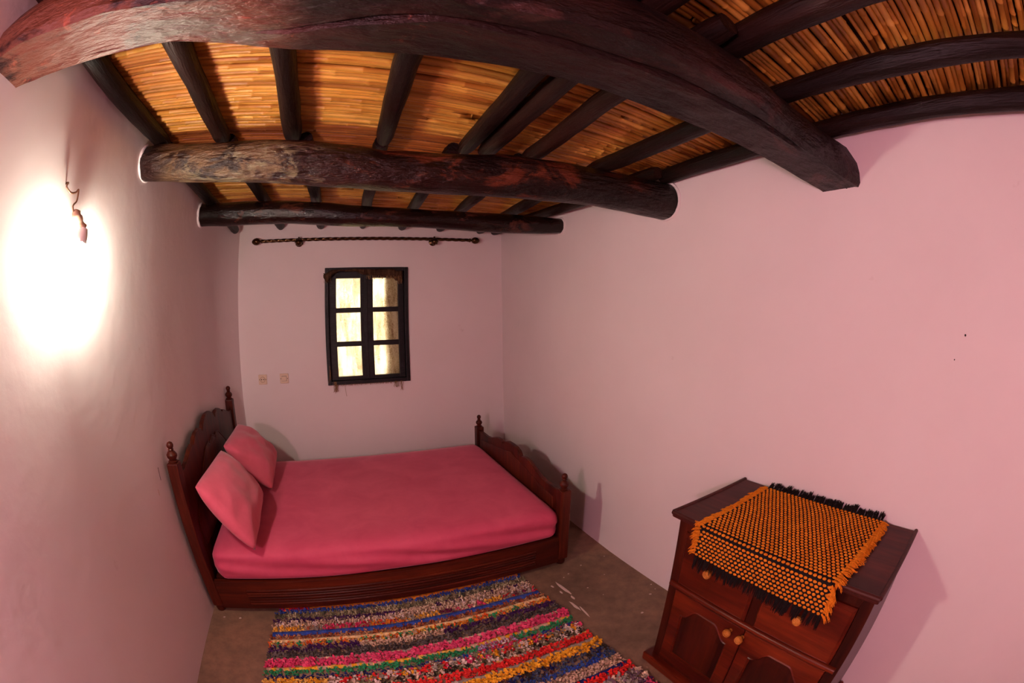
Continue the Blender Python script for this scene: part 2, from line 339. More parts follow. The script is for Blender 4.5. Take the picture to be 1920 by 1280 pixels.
# ceiling: a dark thatch deck carrying the reeds, each reed a part
mb = MB(); vs = []; cy = [YB - 0.2 + (D + 0.4 - YB) * i / 30 for i in range(31)]
for y in cy:
    for x in (-1.3, 1.9): vs.append((x, y, zreed(x, y) + 0.024))
for y in cy:
    for x in (-1.3, 1.9): vs.append((x, y, zreed(x, y) + 0.30))
mb.add(vs, [(2 * i, 2 * i + 1, 2 * i + 3, 2 * i + 2) for i in range(30)] + [(62 + 2 * i, 62 + 2 * i + 2, 62 + 2 * i + 3, 62 + 2 * i + 1) for i in range(30)]
       + [(0, 62, 63, 1), (60, 61, 123, 122)] + [(2 * i, 2 * i + 2, 64 + 2 * i, 62 + 2 * i) for i in range(30)] + [(2 * i + 1, 63 + 2 * i, 65 + 2 * i, 2 * i + 3) for i in range(30)])
ceiling = struct(mb.build('ceiling', THATCH))
def reed_mesh(seed):
    rn = random.Random(seed); mb = MB(); pts = []; rad = []; x = 0.0
    ph, am = rn.random() * 6, rn.uniform(0.0015, 0.005)
    nodes = [rn.uniform(0.02, 0.10)]
    while nodes[-1] < 0.97: nodes.append(nodes[-1] + rn.uniform(0.075, 0.115))
    xs = [0.0]
    for q in nodes:
        if 0.01 < q < 0.985: xs += [q - 0.0045, q - 0.0012, q + 0.0012, q + 0.0045]
    xs.append(1.0); tp = rn.uniform(-0.12, 0.12)
    for q in xs:
        on = any(abs(abs(q - m_) - 0.0012) < 1e-6 for m_ in nodes)
        pts.append((q, am * math.sin(q * 5 + ph), am * math.cos(q * 4 + ph) * 0.5)); rad.append((1.18 if on else 1.0) * (1 + tp * (q - 0.5)))
    vs = []
    for p, r in zip(pts, rad):
        for k in range(8):
            a = 2 * math.pi * k / 8; vs.append((p[0], p[1] + r * 0.0085 * math.cos(a), p[2] + r * 0.0085 * math.sin(a)))
    n = len(pts)
    mb.add(vs, [(i * 8 + k, i * 8 + (k + 1) % 8, (i + 1) * 8 + (k + 1) % 8, (i + 1) * 8 + k) for i in range(n - 1) for k in range(8)] + [tuple(range(8)), tuple((n - 1) * 8 + k for k in range(8))])
    me = bpy.data.meshes.new('reed'); me.from_pydata(mb.v, [], mb.f); me.materials.append(REED)
    me.polygons.foreach_set('use_smooth', [True] * len(me.polygons)); return me
RM = [reed_mesh(k) for k in range(14)]
def place_reed(xa, xb, y, sc, dz=0.0, yaw=0.0):
    za, zb = zreed(xa, y) + dz, zreed(xb, y) + dz; L = math.hypot(xb - xa, zb - za)
    o = bpy.data.objects.new('reed', random.choice(RM)); C.objects.link(o); o.parent = ceiling
    o.location = (xa, y, za); o.rotation_euler = (random.uniform(-0.5, 0.5), -math.atan2(zb - za, xb - xa), yaw); o.scale = (L, sc, sc)
y = -0.80; nreed = 0
while y < D + 0.02 and nreed < 298:
    sc = random.uniform(0.98, 1.52); r = 0.0085 * sc; y += r
    ya, yb_ = xl(y) - 0.02, xr(y) + 0.02
    if random.random() < 0.52 and nreed < 290:
        m_ = random.uniform(ya + 0.5, yb_ - 0.5); g = random.uniform(0.0, 0.02)
        place_reed(ya, m_, y, sc, random.uniform(-.004, .004), random.uniform(-.0015, .0015)); place_reed(m_ + g, yb_, y + random.uniform(-.003, .003), sc * random.uniform(.85, 1.1), random.uniform(-.005, .004), random.uniform(-.0015, .0015)); nreed += 2
    else:
        place_reed(ya, yb_, y, sc, random.uniform(-.004, .004), random.uniform(-.0012, .0012)); nreed += 1
    y += r * 1.02
print('reeds', nreed)

# ------------------------------------------------------------------ beams
def log_beam(rows, m, seed, rough, ends):
    tab = [(r[0], Vector(r[1:4] if False else (r[1], r[2], r[3]))) for r in rows]
    xs = [rows[0][0] - ends[0]] + [rows[0][0] + (rows[-1][0] - rows[0][0]) * i / 90 for i in range(91)] + [rows[-1][0] + ends[1]]
    def at(x):
        if x <= tab[0][0]: return tab[0][1]
        for (a, va), (b, vb) in zip(tab, tab[1:]):
            if x <= b:
                t = (x - a) / (b - a); t = t * t * (3 - 2 * t) * 0.5 + t * 0.5; return va.lerp(vb, t)
        return tab[-1][1]
    mb = MB(); vs = []; sg = 28
    for x in xs:
        q = at(x)
        for k in range(sg):
            a = 2 * math.pi * k / sg
            r = q.z * (1 + rough * nz(x * 2.2 + seed, math.cos(a) * 1.2, math.sin(a) * 1.2) + rough * 0.55 * nz(x * 7 + seed, math.cos(a) * 2.4, math.sin(a) * 2.4))
            vs.append((x, q.x + r * math.cos(a), q.y + r * math.sin(a)))
    n = len(xs)
    mb.add(vs, [(i * sg + k, i * sg + (k + 1) % sg, (i + 1) * sg + (k + 1) % sg, (i + 1) * sg + k) for i in range(n - 1) for k in range(sg)] + [tuple(range(sg)), tuple((n - 1) * sg + k for k in range(sg))])
    return mb
B2 = [[-0.934, 1.677, 2.166, 0.073], [-0.813, 1.665, 2.153, 0.083], [-0.636, 1.647, 2.125, 0.084], [-0.477, 1.631, 2.109, 0.083], [-0.332, 1.617, 2.1, 0.085], [-0.149, 1.598, 2.079, 0.088], [0.025, 1.581, 2.054, 0.088], [0.192, 1.564, 2.033, 0.083], [0.358, 1.548, 2.028, 0.083], [0.527, 1.531, 2.029, 0.084], [0.703, 1.513, 2.035, 0.089], [0.892, 1.494, 2.033, 0.087], [1.072, 1.476, 2.03, 0.084], [1.24, 1.46, 2.022, 0.086], [1.395, 1.444, 2.016, 0.091], [1.512, 1.432, 2.013, 0.094], [1.581, 1.426, 2.019, 0.089]]
B3 = [[-0.865, 2.621, 2.146, 0.069], [-0.676, 2.606, 2.135, 0.074], [-0.49, 2.591, 2.129, 0.072], [-0.277, 2.574, 2.119, 0.069], [-0.072, 2.558, 2.102, 0.07], [0.128, 2.542, 2.084, 0.065], [0.324, 2.526, 2.076, 0.059], [0.521, 2.51, 2.068, 0.056], [0.721, 2.494, 2.061, 0.058], [0.925, 2.478, 2.054, 0.062], [1.139, 2.461, 2.052, 0.063], [1.325, 2.446, 2.057, 0.059], [1.503, 2.432, 2.063, 0.05]]
o = log_beam(B2, LOG, 3.0, 0.10, (0.06, 0.05)).build('log_beam', LOG, smooth=SM, origin=(0.3, 1.55, 2.06))
tag(o, 'thick knotty dark brown log beam with peeled orange patches crossing mid ceiling', 'beam')
o = log_beam(B3, LOG2, 9.0, 0.06, (0.06, 0.05)).build('log_beam', LOG2, smooth=SM, origin=(0.3, 2.53, 2.09))
tag(o, 'slim glossy dark round log beam nearest the window, above the curtain rod', 'beam')
for row, off in ((B2[0], 0.004), (B3[0], 0.004), (B2[-1], -0.004), (B3[-1], -0.004)):      # plaster worked up around the log ends
    wl = side_l if off > 0 else wr; fxx = xl if off > 0 else xr
    q = MB(); q.tube([(fxx(row[1]) + off * (1 + 0.6 * nz(k, row[1], 1)), row[1] + row[3] * 1.06 * math.cos(k * math.pi / 14), row[2] + row[3] * 1.06 * math.sin(k * math.pi / 14)) for k in range(29)], 0.0075, 7, False, lambda t, a: 1 + 0.4 * nz(t * 20, row[1], 2)); q.build('plaster_collar', PLASTER, wl, smooth=True)
# the big hewn timber
EA = [(-0.99, .675, 2.066), (-0.834, .690, 2.057), (-0.725, .667, 2.05), (-0.676, .672, 2.047), (-0.598, .671, 2.042), (-0.538, .677, 2.039), (-0.474, .682, 2.035), (-0.416, .686, 2.032), (-0.298, .714, 2.024), (-0.203, .736, 2.019), (-0.119, .751, 2.014), (-0.019, .747, 2.008), (0.052, .738, 2.003), (0.128, .729, 1.999), (0.215, .721, 1.994), (0.321, .702, 1.987), (0.428, .693, 1.981), (0.533, .678, 1.975), (0.607, .675, 1.97), (0.836, .654, 1.956), (1.004, .633, 1.946), (1.137, .622, 1.938), (1.337, .607, 1.926), (1.469, .591, 1.918), (1.6, .585, 1.91)]
EB = [(-0.99, .530), (-0.863, .508), (-0.793, .501), (-0.704, .507), (-0.61, .515), (-0.525, .516), (-0.466, .526), (-0.369, .538), (0.188, .516), (0.306, .490), (0.401, .471), (0.509, .453), (0.655, .448), (0.834, .440), (1.039, .458), (1.314, .443), (1.499, .408), (1.6, .405)]
CR = [(-0.15, .675), (-0.109, .668), (-0.028, .641), (0.028, .619), (0.137, .588), (0.27, .571), (0.428, .554), (0.611, .525), (0.719, .513), (0.845, .498), (0.936, .492), (1.25, .475)]
mb = MB(); vs = []; NX = 150; loopn = 0
for i in range(NX + 1):
    x = -1.02 + 2.57 * i / NX
    ya = lerp([(a, b) for a, b, c in EA], x); z0 = lerp([(a, c) for a, b, c in EA], x); yb = lerp(EB, x); zt = zraft(x, 0.58) - 0.004
    crk = lerp(CR, x); amp = max(0.0, min(1.0, (x + 0.20) / 0.12)) * max(0.0, min(1.0, (1.25 - x) / 0.35)); amp *= 0.7 + 0.5 * nz(x * 9, 0, 0)
    w_ = 0.006 + 0.008 * amp; step = 0.010 * amp
    sec = [(ya, zt), (ya, z0 + 0.012), (ya - 0.012, z0)]
    for t in (0.25, 0.5, 0.75): sec.append((ya - 0.012 + (crk + w_ - ya + 0.012) * t, z0 - step * t))
    sec += [(crk + w_ * 0.5, z0 - step), (crk - w_ * 0.1, z0 + 0.014 * amp), (crk - w_, z0)]
    for t in (0.35, 0.7): sec.append((crk - w_ + (yb + 0.012 - crk + w_) * t, z0))
    sec += [(yb + 0.012, z0 - 0.001), (yb, z0 + 0.012), (yb - 0.004, z0 + 0.05), (yb - 0.002, z0 + 0.085), (yb + 0.03, zt - 0.015), (yb + 0.06, zt)]
    loopn = len(sec)
    for k, (y_, z_) in enumerate(sec):
        inner = 2 <= k < loopn - 2
        d1 = 0.006 * nz(x * 5, y_ * 7, z_ * 7) + 0.0035 * nz(x * 16, y_ * 20, k * 0.7)
        vs.append((x, y_ + 0.7 * d1, z_ + (d1 if inner else 0)))
mb.add(vs, [(i * loopn + k, i * loopn + (k + 1) % loopn, (i + 1) * loopn + (k + 1) % loopn, (i + 1) * loopn + k) for i in range(NX) for k in range(loopn)] + [tuple(range(loopn)), tuple(NX * loopn + k for k in range(loopn))])
o = mb.build('hewn_beam', BEAM, smooth=math.radians(30), origin=(0.28, 0.58, 2.05))
tag(o, 'massive square hewn dark timber beam with a long crack, overhead nearest the viewer', 'beam')

# rafters
def rafter(p0, p1, r, seed, label, group, droop=0.0):
    L = (Vector(p1) - Vector(p0)).length; n = max(10, int(L / 0.05)); pts = []; rad = []
    for i in range(n + 1):
        t = i / n; x = p0[0] + (p1[0] - p0[0]) * t; y_ = p0[1] + (p1[1] - p0[1]) * t
        x += 0.014 * nz(t * L * 1.4, seed, 0) + 0.004 * nz(t * L * 6, seed, 4); rr = r * (1 + 0.16 * nz(t * L * 1.8, seed, 2))
        z = zraft(x, y_) + r + 0.004 * nz(t * L * 1.6, seed, 8) - droop * t; pts.append((x, y_, z)); rad.append(rr)
    rad[0] *= 0.86; rad[-1] *= 0.86
    mb = MB(); mb.tube(pts, rad, 14, True, lambda t, a: 1 + 0.09 * nz(t * L * 4, math.cos(a) + seed, math.sin(a)) + 0.04 * nz(t * L * 14, math.cos(a) * 2 + seed, math.sin(a) * 2))
    mid = pts[len(pts) // 2]
    return tag(mb.build('rafter', RAFTER, smooth=SM, origin=mid), label, 'rafter', group)
g1 = 'rafters over the hewn beam'; g2 = 'rafters between the knotty log and the window wall'
front = [(-0.586, -0.565, 'dark pole rafter hugging the left wall beside the hewn beam'), (-0.355, -0.350, 'second rafter from the left wall, between hewn beam and knotty log'),
         (-0.139, -0.131, 'third rafter from the left wall, between hewn beam and knotty log'), (0.085, 0.127, 'fourth rafter from the left wall, with a wide shadow beside it'),
         (0.312, 0.366, 'slanting rafter touching its twin, left one of the paired rafters'), (0.392, 0.430, 'slanting rafter touching its twin, right one of the paired rafters')]
for k, (xa, xb, lab) in enumerate(front): rafter((S * (xa - 0.01), -0.75, 0), (S * xb, 1.715 - 0.085 * (xb + 0.6), 0), 0.038, k * 3.7, lab, g1)
rafter((S * 0.515, 0.43, 0), (S * 0.555, 1.615, 0), 0.037, 31, 'rafter right of the pair, its sawn stub end jutting past the hewn beam', g1)
rafter((S * 0.535, -0.75, 0), (S * 0.575, 0.56, 0), 0.044, 35, 'knobbly dark rafter above the cabinet side, starting at the hewn beam beside a stub', g1)
rafter((S * 0.755, -0.75, 0), (S * 0.775, 1.59, 0), 0.037, 39, 'long dark rafter one in from the right wall, crossing the hewn beam', g1)
rafter((S * 0.945, -0.75, 0), (S * 0.972, 1.395, 0), 0.036, 43, 'glossy crooked rafter lying along the top of the right wall', g1)
back = [(-0.563, -0.545), (-0.335, -0.290), (-0.095, -0.056), (0.130, 0.180), (0.330, 0.405), (0.540, 0.640), (0.750, 0.880), (0.930, 0.975)]
labs = ['short rafter in the far left corner, its round end above the wall corner', 'second rafter from the left in the far ceiling bay near window', 'third rafter from the left in the far ceiling bay near window',
        'fourth rafter from the left in the far ceiling bay near window', 'fifth rafter from the left in the far ceiling bay near window', 'sixth rafter from the left in the far ceiling bay near window',
        'seventh rafter from the left in the far ceiling bay near window', 'far bay rafter lying against the right wall, end showing behind knotty log']
for k, ((xa, xb), lab) in enumerate(zip(back, labs)):
    rafter((S * xa, (1.36 if k == 7 else 1.73 - 0.085 * (xa + 0.6)), 0), (S * xb, (2.375 if k else 2.30) * S, 0), 0.036, 50 + k * 2.9, lab, g2, 0.062 if k == 0 else 0.022)

# ------------------------------------------------------------------ window
win = empty('window_1', ((WX0 + WX1) / 2, D, WZ0)); win['kind'] = 'structure'
fr = MB(); t = 0.032; ya, yb = D - 0.018, D + 0.14
fr.box(WX0, WX0 + t, ya, yb, WZ0, WZ1); fr.box(WX1 - t, WX1, ya, yb, WZ0, WZ1); fr.box(WX0 + t, WX1 - t, ya, yb, WZ1 - t, WZ1); fr.box(WX0 + t, WX1 - t, ya, yb, WZ0, WZ0 + t)
fr.build('window_frame', BLACKWOOD, win, bevel=0.004)
SY0, SY1 = D + 0.020, D + 0.060
PZ = [(1.795, 1.553), (1.512, 1.277), (1.236, 0.990)]
def sash(x0, x1, px0, px1):
    m_ = MB(); zt, zb = WZ1 - t - 0.0005, WZ0 + t + 0.0005
    m_.box(x0, px0, SY0, SY1, zb, zt); m_.box(px1, x1, SY0, SY1, zb, zt)
    m_.box(px0, px1, SY0, SY1, PZ[0][0], zt); m_.box(px0, px1, SY0 + 0.006, SY1, PZ[1][0], PZ[0][1]); m_.box(px0, px1, SY0 + 0.006, SY1, PZ[2][0], PZ[1][1]); m_.box(px0, px1, SY0, SY1, zb, PZ[2][1])
    so = m_.build('sash', BLACKWOOD, win, bevel=0.003)
    for za, zb_ in PZ:
        g = MB(); g.box(px0 - 0.004, px1 + 0.004, SY0 + 0.020, SY0 + 0.023, zb_ - 0.004, za + 0.004); g.build('pane', GLASS, so)
    return so
XM = 0.306
s1 = sash(WX0 + t + 0.0005, XM - 0.0005, 0.056, 0.262); s2 = sash(XM + 0.0005, WX1 - t - 0.0005, 0.368, 0.584)
st_ = MB(); e_ = 0.022
st_.box(WX0 + t, WX0 + t + e_, SY1, SY1 + 0.018, WZ0 + t, WZ1 - t); st_.box(WX1 - t - e_, WX1 - t, SY1, SY1 + 0.018, WZ0 + t, WZ1 - t); st_.box(WX0 + t, WX1 - t, SY1, SY1 + 0.018, WZ1 - t - e_, WZ1 - t); st_.box(WX0 + t, WX1 - t, SY1, SY1 + 0.018, WZ0 + t, WZ0 + t + e_)
st_.build('rebate', BLACKWOOD, win)
lt = MB(); lt.box(XM - 0.012, XM + 0.014, SY0 - 0.009, SY0 + 0.001, WZ0 + t + 0.003, WZ1 - t - 0.003); lt.build('cover_strip', BLACKWOOD, win, bevel=0.003)
lt = MB(); lt.tube([(0.338, SY0 - 0.008, 1.36), (0.338, SY0 - 0.014, 1.33), (0.338, SY0 - 0.008, 1.30)], 0.006, 8); lt.lathe([(0.008, -0.012), (0.010, 0.002)], (0.338, SY0, 1.33), 'Y', 10); lt.build('latch', BLACKWOOD, win, smooth=SM)
# burlap hanging behind the panes, its upper hem folded forward over the sashes, frayed ends below
bl = empty('burlap_curtain', (0.31, D + 0.075, WZ0)); tag(bl, 'frayed burlap cloth glowing behind the black window, hem folded over its top', 'curtain')
def sheet(x0, x1, z0, z1, y0, nx, nz_, m, name, amp, seed):
    q = MB(); vs = []
    for j in range(nz_ + 1):
        for i in range(nx + 1):
            x = x0 + (x1 - x0) * i / nx; z = z0 + (z1 - z0) * j / nz_
            vs.append((x + 0.006 * nz(z * 5, seed, i * 0.0) * (1 if i in (0, nx) else 0), y0 + amp * nz(x * 9, z * 2.5, seed), z))
    q.add(vs, [(j * (nx + 1) + i, j * (nx + 1) + i + 1, (j + 1) * (nx + 1) + i + 1, (j + 1) * (nx + 1) + i) for j in range(nz_) for i in range(nx)])
    return q.build(name, m, bl, smooth=True)
sheet(WX0 + t + 0.004, WX1 - t - 0.004, WZ0 + t + 0.004, WZ1 - t - 0.004, D + 0.085, 40, 30, BURLAP, 'cloth', 0.010, 2.0)
sheet(0.478, WX1 - t - 0.004, WZ0 + t + 0.004, WZ1 - t - 0.004, D + 0.108, 16, 30, BURLAP2, 'doubled_strip', 0.008, 6.0)
q = MB(); n = 44; vs = []                     # folded hem draped in front of the sashes' top rails
for i in range(n + 1):
    u = i / n; x = -0.052 + 0.665 * u
    top = 1.862 - 0.030 * math.exp(-((u - 0.02) / 0.05) ** 2) - 0.016 * (u > 0.9) + 0.004 * nz(u * 9, 1, 1)
    drop = lerp([(0, 0.035), (0.05, 0.085), (0.12, 0.040), (0.2, 0.012), (0.42, 0.016), (0.5, 0.045), (0.8, 0.060), (0.95, 0.085), (1, 0.10)], u)
    for j in range(5):
        v_ = j / 4; vs.append((x + 0.010 * nz(u * 6, v_ * 2, 3), D - 0.030 - 0.014 * math.sin(v_ * 3.0 + u * 9) * v_ - (0.004 if u < 0.15 else 0), top - drop * v_))
q.add(vs, [(i * 5 + j, (i + 1) * 5 + j, (i + 1) * 5 + j + 1, i * 5 + j + 1) for i in range(n) for j in range(4)])
fo = q.build('folded_hem', JUTE, bl, smooth=True); fo['label'] = 'dark folded burlap hem with ragged lower edge'
fm = fo.modifiers.new('thick', 'SOLIDIFY'); fm.thickness = 0.004
JUTE2 = mat('pale_jute', (0.30, 0.17, 0.08), 0.85, 0.1)
q = MB()
def threads(spots):
    for x, z, L, k, sp in spots:
        for j in range(k):
            xa = x + random.uniform(-sp, sp); p = [(xa, D - 0.022, z)]
            for s_ in range(4): p.append((p[-1][0] + random.uniform(-0.008, 0.008), D - 0.022 - random.uniform(0, 0.006), p[-1][2] - L * random.uniform(0.6, 1.1) / 4))
            q.tube(p, 0.0013, 4)
threads([(-0.045 + 0.012 * i, 1.80, 0.05, 1, 0.006) for i in range(5)] + [(0.31 + 0.012 * i, 1.81, 0.035, 2, 0.006) for i in range(24)] + [(0.59, 1.78, 0.05, 6, 0.02)])
threads([(0.02, WZ0 + 0.03, 0.10, 12, 0.012), (0.104, WZ0 + 0.01, 0.115, 1, 0.002), (0.55, WZ0 + 0.008, 0.055, 12, 0.03), (0.59, WZ0 + 0.008, 0.09, 5, 0.012), (-0.02, WZ0 + 0.16, 0.15, 3, 0.004)] + [(0.02 + 0.018 * i, WZ0 + 0.006, 0.016, 2, 0.008) for i in range(30)])
fz = q.build('frayed_threads', JUTE2, bl); fz['kind'] = 'stuff'

# ------------------------------------------------------------------ curtain rod
ry = 2.34 * S; rz = lambda x: S * (1.424 + 0.004 * (x / S + 0.4)); cr = empty('curtain_rod', (0.3, ry, rz(0.3))); tag(cr, 'twisted dark brass curtain rod on two brackets above the window', 'curtain rod')
q = MB(); xs = [-0.585 + 1.785 * i / 260 for i in range(261)]
q.tube([(x, ry, rz(x)) for x in xs], 0.0130, 14, True, lambda t, a: 1 + 0.16 * math.cos(3 * (a - t * 60)))
q.build('rod', BRASS, cr, smooth=True)
prof = [(0.007, 0), (0.017, 0.004), (0.017, 0.012), (0.010, 0.016), (0.010, 0.026), (0.019, 0.03), (0.027, 0.042), (0.030, 0.056), (0.026, 0.076), (0.015, 0.092), (0.002, 0.099)]
for x, sgn in ((-0.575, -1), (1.19, 1)):
    q = MB(); q.lathe([(r, sgn * h) for r, h in prof], (x, ry, rz(x)), 'X', 18); q.build('finial', BRASS, cr, smooth=True)
for x in (-0.265, 0.880):
    q = MB(); q.lathe([(0.034, 0), (0.034, -0.006), (0.024, -0.012), (0.011, -0.016), (0.010, -0.075)], (x, D, rz(x) - 0.015), 'Y', 20)
    q.tube([(x, ry + 0.016 * math.cos(a), rz(x) + 0.019 * math.sin(a)) for a in [k * 2 * math.pi / 16 for k in range(17)]], 0.007, 8)
    br = q.build('bracket', BRASS, cr, smooth=SM)
    q = MB(); vs = []; sg = 32
    for r, h, am in [(0.001, -0.030, 0), (0.016, -0.026, 0.1), (0.026, -0.016, 0.14), (0.031, 0.0, 0.14), (0.024, 0.012, 0.1)]:
        for k in range(sg):
            a = 2 * math.pi * k / sg; rr = r * (1 + am * math.cos(8 * a)); vs.append((x + rr * math.cos(a), ry - 0.012 + h, rz(x) - 0.022 + rr * math.sin(a)))
    q.add(vs, [(i * sg + k, i * sg + (k + 1) % sg, (i + 1) * sg + (k + 1) % sg, (i + 1) * sg + k) for i in range(4) for k in range(sg)] + [tuple(range(sg))])
    q.build('rosette', BRASS, br, smooth=True)

# ------------------------------------------------------------------ socket and switch
def plate(name, x, z, label, cat):
    o = empty(name, (x, D, z)); tag(o, label, cat)
    q = MB(); q.box(x - 0.037, x + 0.037, D - 0.011, D + 0.002, z - 0.040, z + 0.040); q.build('faceplate', IVORY, o, bevel=0.004)
    return o
so = plate('power_socket', -0.604, 1.003, 'ivory wall power socket, nearest the left corner beside the switch', 'socket')
q = MB(); q.tube([(-0.604 + 0.0215 * math.cos(a), D - 0.0115, 1.003 + 0.0215 * math.sin(a)) for a in [k * 2 * math.pi / 28 for k in range(29)]], 0.0022, 6, False); q.build('socket_rim', TAPE, so, smooth=True)
for dx in (-0.0095, 0.0095):
    q = MB(); q.box(-0.604 + dx - 0.004, -0.604 + dx + 0.004, D - 0.0118, D - 0.010, 0.999, 1.007); q.build('contact_hole', DARKHOLE, so, bevel=0.0008)
for dx in (-0.028, 0.028):
    q = MB(); q.box(-0.604 + dx - 0.0028, -0.604 + dx + 0.0028, D - 0.0118, D - 0.010, 1.000, 1.006); q.build('screw', DARKHOLE, so, bevel=0.0006)
sw = plate('light_switch', -0.414, 1.004, 'ivory rocker light switch between the power socket and the window', 'switch')
q = MB(); q.box(-0.414 - 0.021, -0.414 + 0.021, D - 0.0125, D - 0.008, 1.004 - 0.021, 1.004 + 0.021); q.build('rocker_gap', DARKHOLE, sw)
q = MB(); q.add([(-0.434, D - 0.011, 0.985), (-0.394, D - 0.011, 0.985), (-0.394, D - 0.011, 1.023), (-0.434, D - 0.011, 1.023), (-0.434, D - 0.019, 0.985), (-0.395, D - 0.016, 0.985), (-0.395, D - 0.016, 1.0225), (-0.434, D - 0.019, 1.0225)], [(4, 5, 6, 7), (0, 1, 5, 4), (1, 2, 6, 5), (2, 3, 7, 6), (3, 0, 4, 7)]); q.build('rocker', IVORY, sw, bevel=0.001)
for dx in (-0.029, 0.029):
    q = MB(); q.box(-0.414 + dx - 0.0028, -0.414 + dx + 0.0028, D - 0.0118, D - 0.010, 1.001, 1.007); q.build('screw', DARKHOLE, sw, bevel=0.0006)

# ------------------------------------------------------------------ hanging bulb
BX, BY = -0.858, 1.150
hb = empty('hanging_bulb', (BX, BY, 1.70)); tag(hb, 'glowing bare light bulb hanging by a kinked wire on the left wall', 'light bulb')
wp = [(-0.902, 1.079, 1.915), (-0.897, 1.067, 1.899), (-0.891, 1.092, 1.886), (-0.886, 1.118, 1.892), (-0.882, 1.128, 1.902), (-0.876, 1.121, 1.866), (-0.871, 1.098, 1.848), (-0.868, 1.092, 1.838), (-0.866, 1.102, 1.822)]
def smoothpath(p, k=5):
    out = []; p = [Vector(a) for a in p]
    for i in range(len(p) - 1):
        a, b, c, d = p[max(i - 1, 0)], p[i], p[i + 1], p[min(i + 2, len(p) - 1)]
        for s_ in range(k):
            t_ = s_ / k; out.append(0.5 * ((2 * b) + (c - a) * t_ + (2 * a - 5 * b + 4 * c - d) * t_ ** 2 + (3 * b - a - 3 * c + d) * t_ ** 3))
    return out + [p[-1]]
q = MB(); q.tube(smoothpath(wp), 0.0035, 7); q.build('wire', WIRE, hb, smooth=True)
q = MB(); q.lathe([(0.004, 0), (0.004, 0.012), (0.002, 0.014)], (xl(1.079) - 0.002, 1.079, 1.915), 'X', 8); q.build('nail', BRASS, hb)
a0, a1 = Vector((-0.866, 1.100, 1.828)), Vector((-0.848, 1.158, 1.785))
q = MB(); q.tube([a0.lerp(a1, t_) for t_ in (0, .12, .25, .35, .5, .62, .72, .85, 1.0)], [0.009, 0.015, 0.018, 0.014, 0.017, 0.014, 0.010, 0.011, 0.013], 12, True, lambda t_, a: 1 + 0.15 * nz(t_ * 9, math.cos(a), math.sin(a))); q.build('taped_splice', TAPE, hb, smooth=True)
a2 = Vector((BX, BY + 0.004, 1.742))
q = MB(); q.tube([a1, a1.lerp(a2, 0.3), a1.lerp(a2, 0.6), a2], [0.016, 0.021, 0.025, 0.026], 16); q.build('bulb_base', WHITEPLASTIC, hb, smooth=SM)
q = MB()
for k in range(3):
    an = k * math.pi * 2 / 3 + 0.3; rx, ry_ = 0.014 * math.cos(an), 0.014 * math.sin(an); tx, ty = -0.011 * math.sin(an), 0.011 * math.cos(an)
    p = [(BX + rx - tx, BY + ry_ - ty, 1.741), (BX + rx - tx, BY + ry_ - ty, 1.640)] + [(BX + rx - tx * math.cos(b), BY + ry_ - ty * math.cos(b), 1.640 - 0.011 * math.sin(b)) for b in (0.8, 1.57, 2.3)] + [(BX + rx + tx, BY + ry_ + ty, 1.640), (BX + rx + tx, BY + ry_ + ty, 1.741)]
    q.tube(p, 0.0062, 8)
q.build('glowing_tube', TUBEGLOW, hb, smooth=True)

# ------------------------------------------------------------------ bed
TILT = 0.034
bed = empty('bed', (0.16, 1.86, 0.0), (TILT, 0, 0)); tag(bed, 'dark red wooden double bed frame with scalloped headboard and footboard', 'bed')
HX, FX = -0.842, 1.155                       # head and foot posts
YN, YF = 1.878, 3.215
def finial(mb, x, y, z, s_=1.0):
    mb.lathe([(0.026 * s_, 0), (0.028 * s_, 0.006), (0.018 * s_, 0.011), (0.022 * s_, 0.016), (0.030 * s_, 0.028), (0.031 * s_, 0.038), (0.022 * s_, 0.050), (0.013 * s_, 0.056), (0.017 * s_, 0.061), (0.013 * s_, 0.066), (0.019 * s_, 0.075), (0.020 * s_, 0.084), (0.014 * s_, 0.094), (0.003, 0.099)], (x, y, z), 'Z', 20)
def top_curve(u, pts): # symmetric outline, u in 0..1
    return lerp(pts, abs(2 * u - 1))
def board(name, x0, x1, pts, zbot, rpts, rx, rz0):
    n = 96; q = MB(); A = []; B = []
    yy = [YN + 0.022 + (YF - YN - 0.044) * i / n for i in range(n + 1)]
    loop = [(y, top_curve(i / n, pts)) for i, y in enumerate(yy)]
    poly = [(yy[-1], zbot), (yy[0], zbot)] + loop
    cyc, czc = (YN + YF) / 2, zbot + 0.2
    def ins(d): return [(y + (cyc - y) * d, z - d * 0.6) for y, z in poly]
    q.loops([[(x0, y, z) for y, z in ins(0.006)], [(x0 + 0.005, y, z) for y, z in poly], [(x1 - 0.005, y, z) for y, z in poly], [(x1, y, z) for y, z in ins(0.006)]], True)
    q.add([(x0, y, z) for y, z in ins(0.006)], [tuple(range(len(poly)))])
    hb_ = q.build(name, BEDWOODZ, bed, smooth=math.radians(25))
    # raised carved field on the mattress side
    q = MB(); sgn = 1 if rx > 0 else -1; xb = x1 if sgn > 0 else x0
    ry0, ry1 = YN + 0.09, YF - 0.09; lp = [(ry0 + (ry1 - ry0) * i / n, top_curve(i / n, rpts)) for i in range(n + 1)]
    pl = [(ry1, rz0), (ry0, rz0)] + lp
    def ins2(d): return [(y + (cyc - y) * d, z + (rz0 + 0.05 - z) * d * 0.9) for y, z in pl]
    kk = 1.0 if sgn > 0 else 0.45
    q.loops([[(xb - sgn * 0.002, y, z) for y, z in pl], [(xb + sgn * 0.006 * kk, y, z) for y, z in ins2(0.008)], [(xb + sgn * 0.007 * kk, y, z) for y, z in ins2(0.02)], [(xb + sgn * 0.0035 * kk, y, z) for y, z in ins2(0.032)], [(xb + sgn * 0.009 * kk, y, z) for y, z in ins2(0.07)]], True)
    q.build('raised_field', BEDWOODZ, hb_, smooth=math.radians(25))
    return hb_
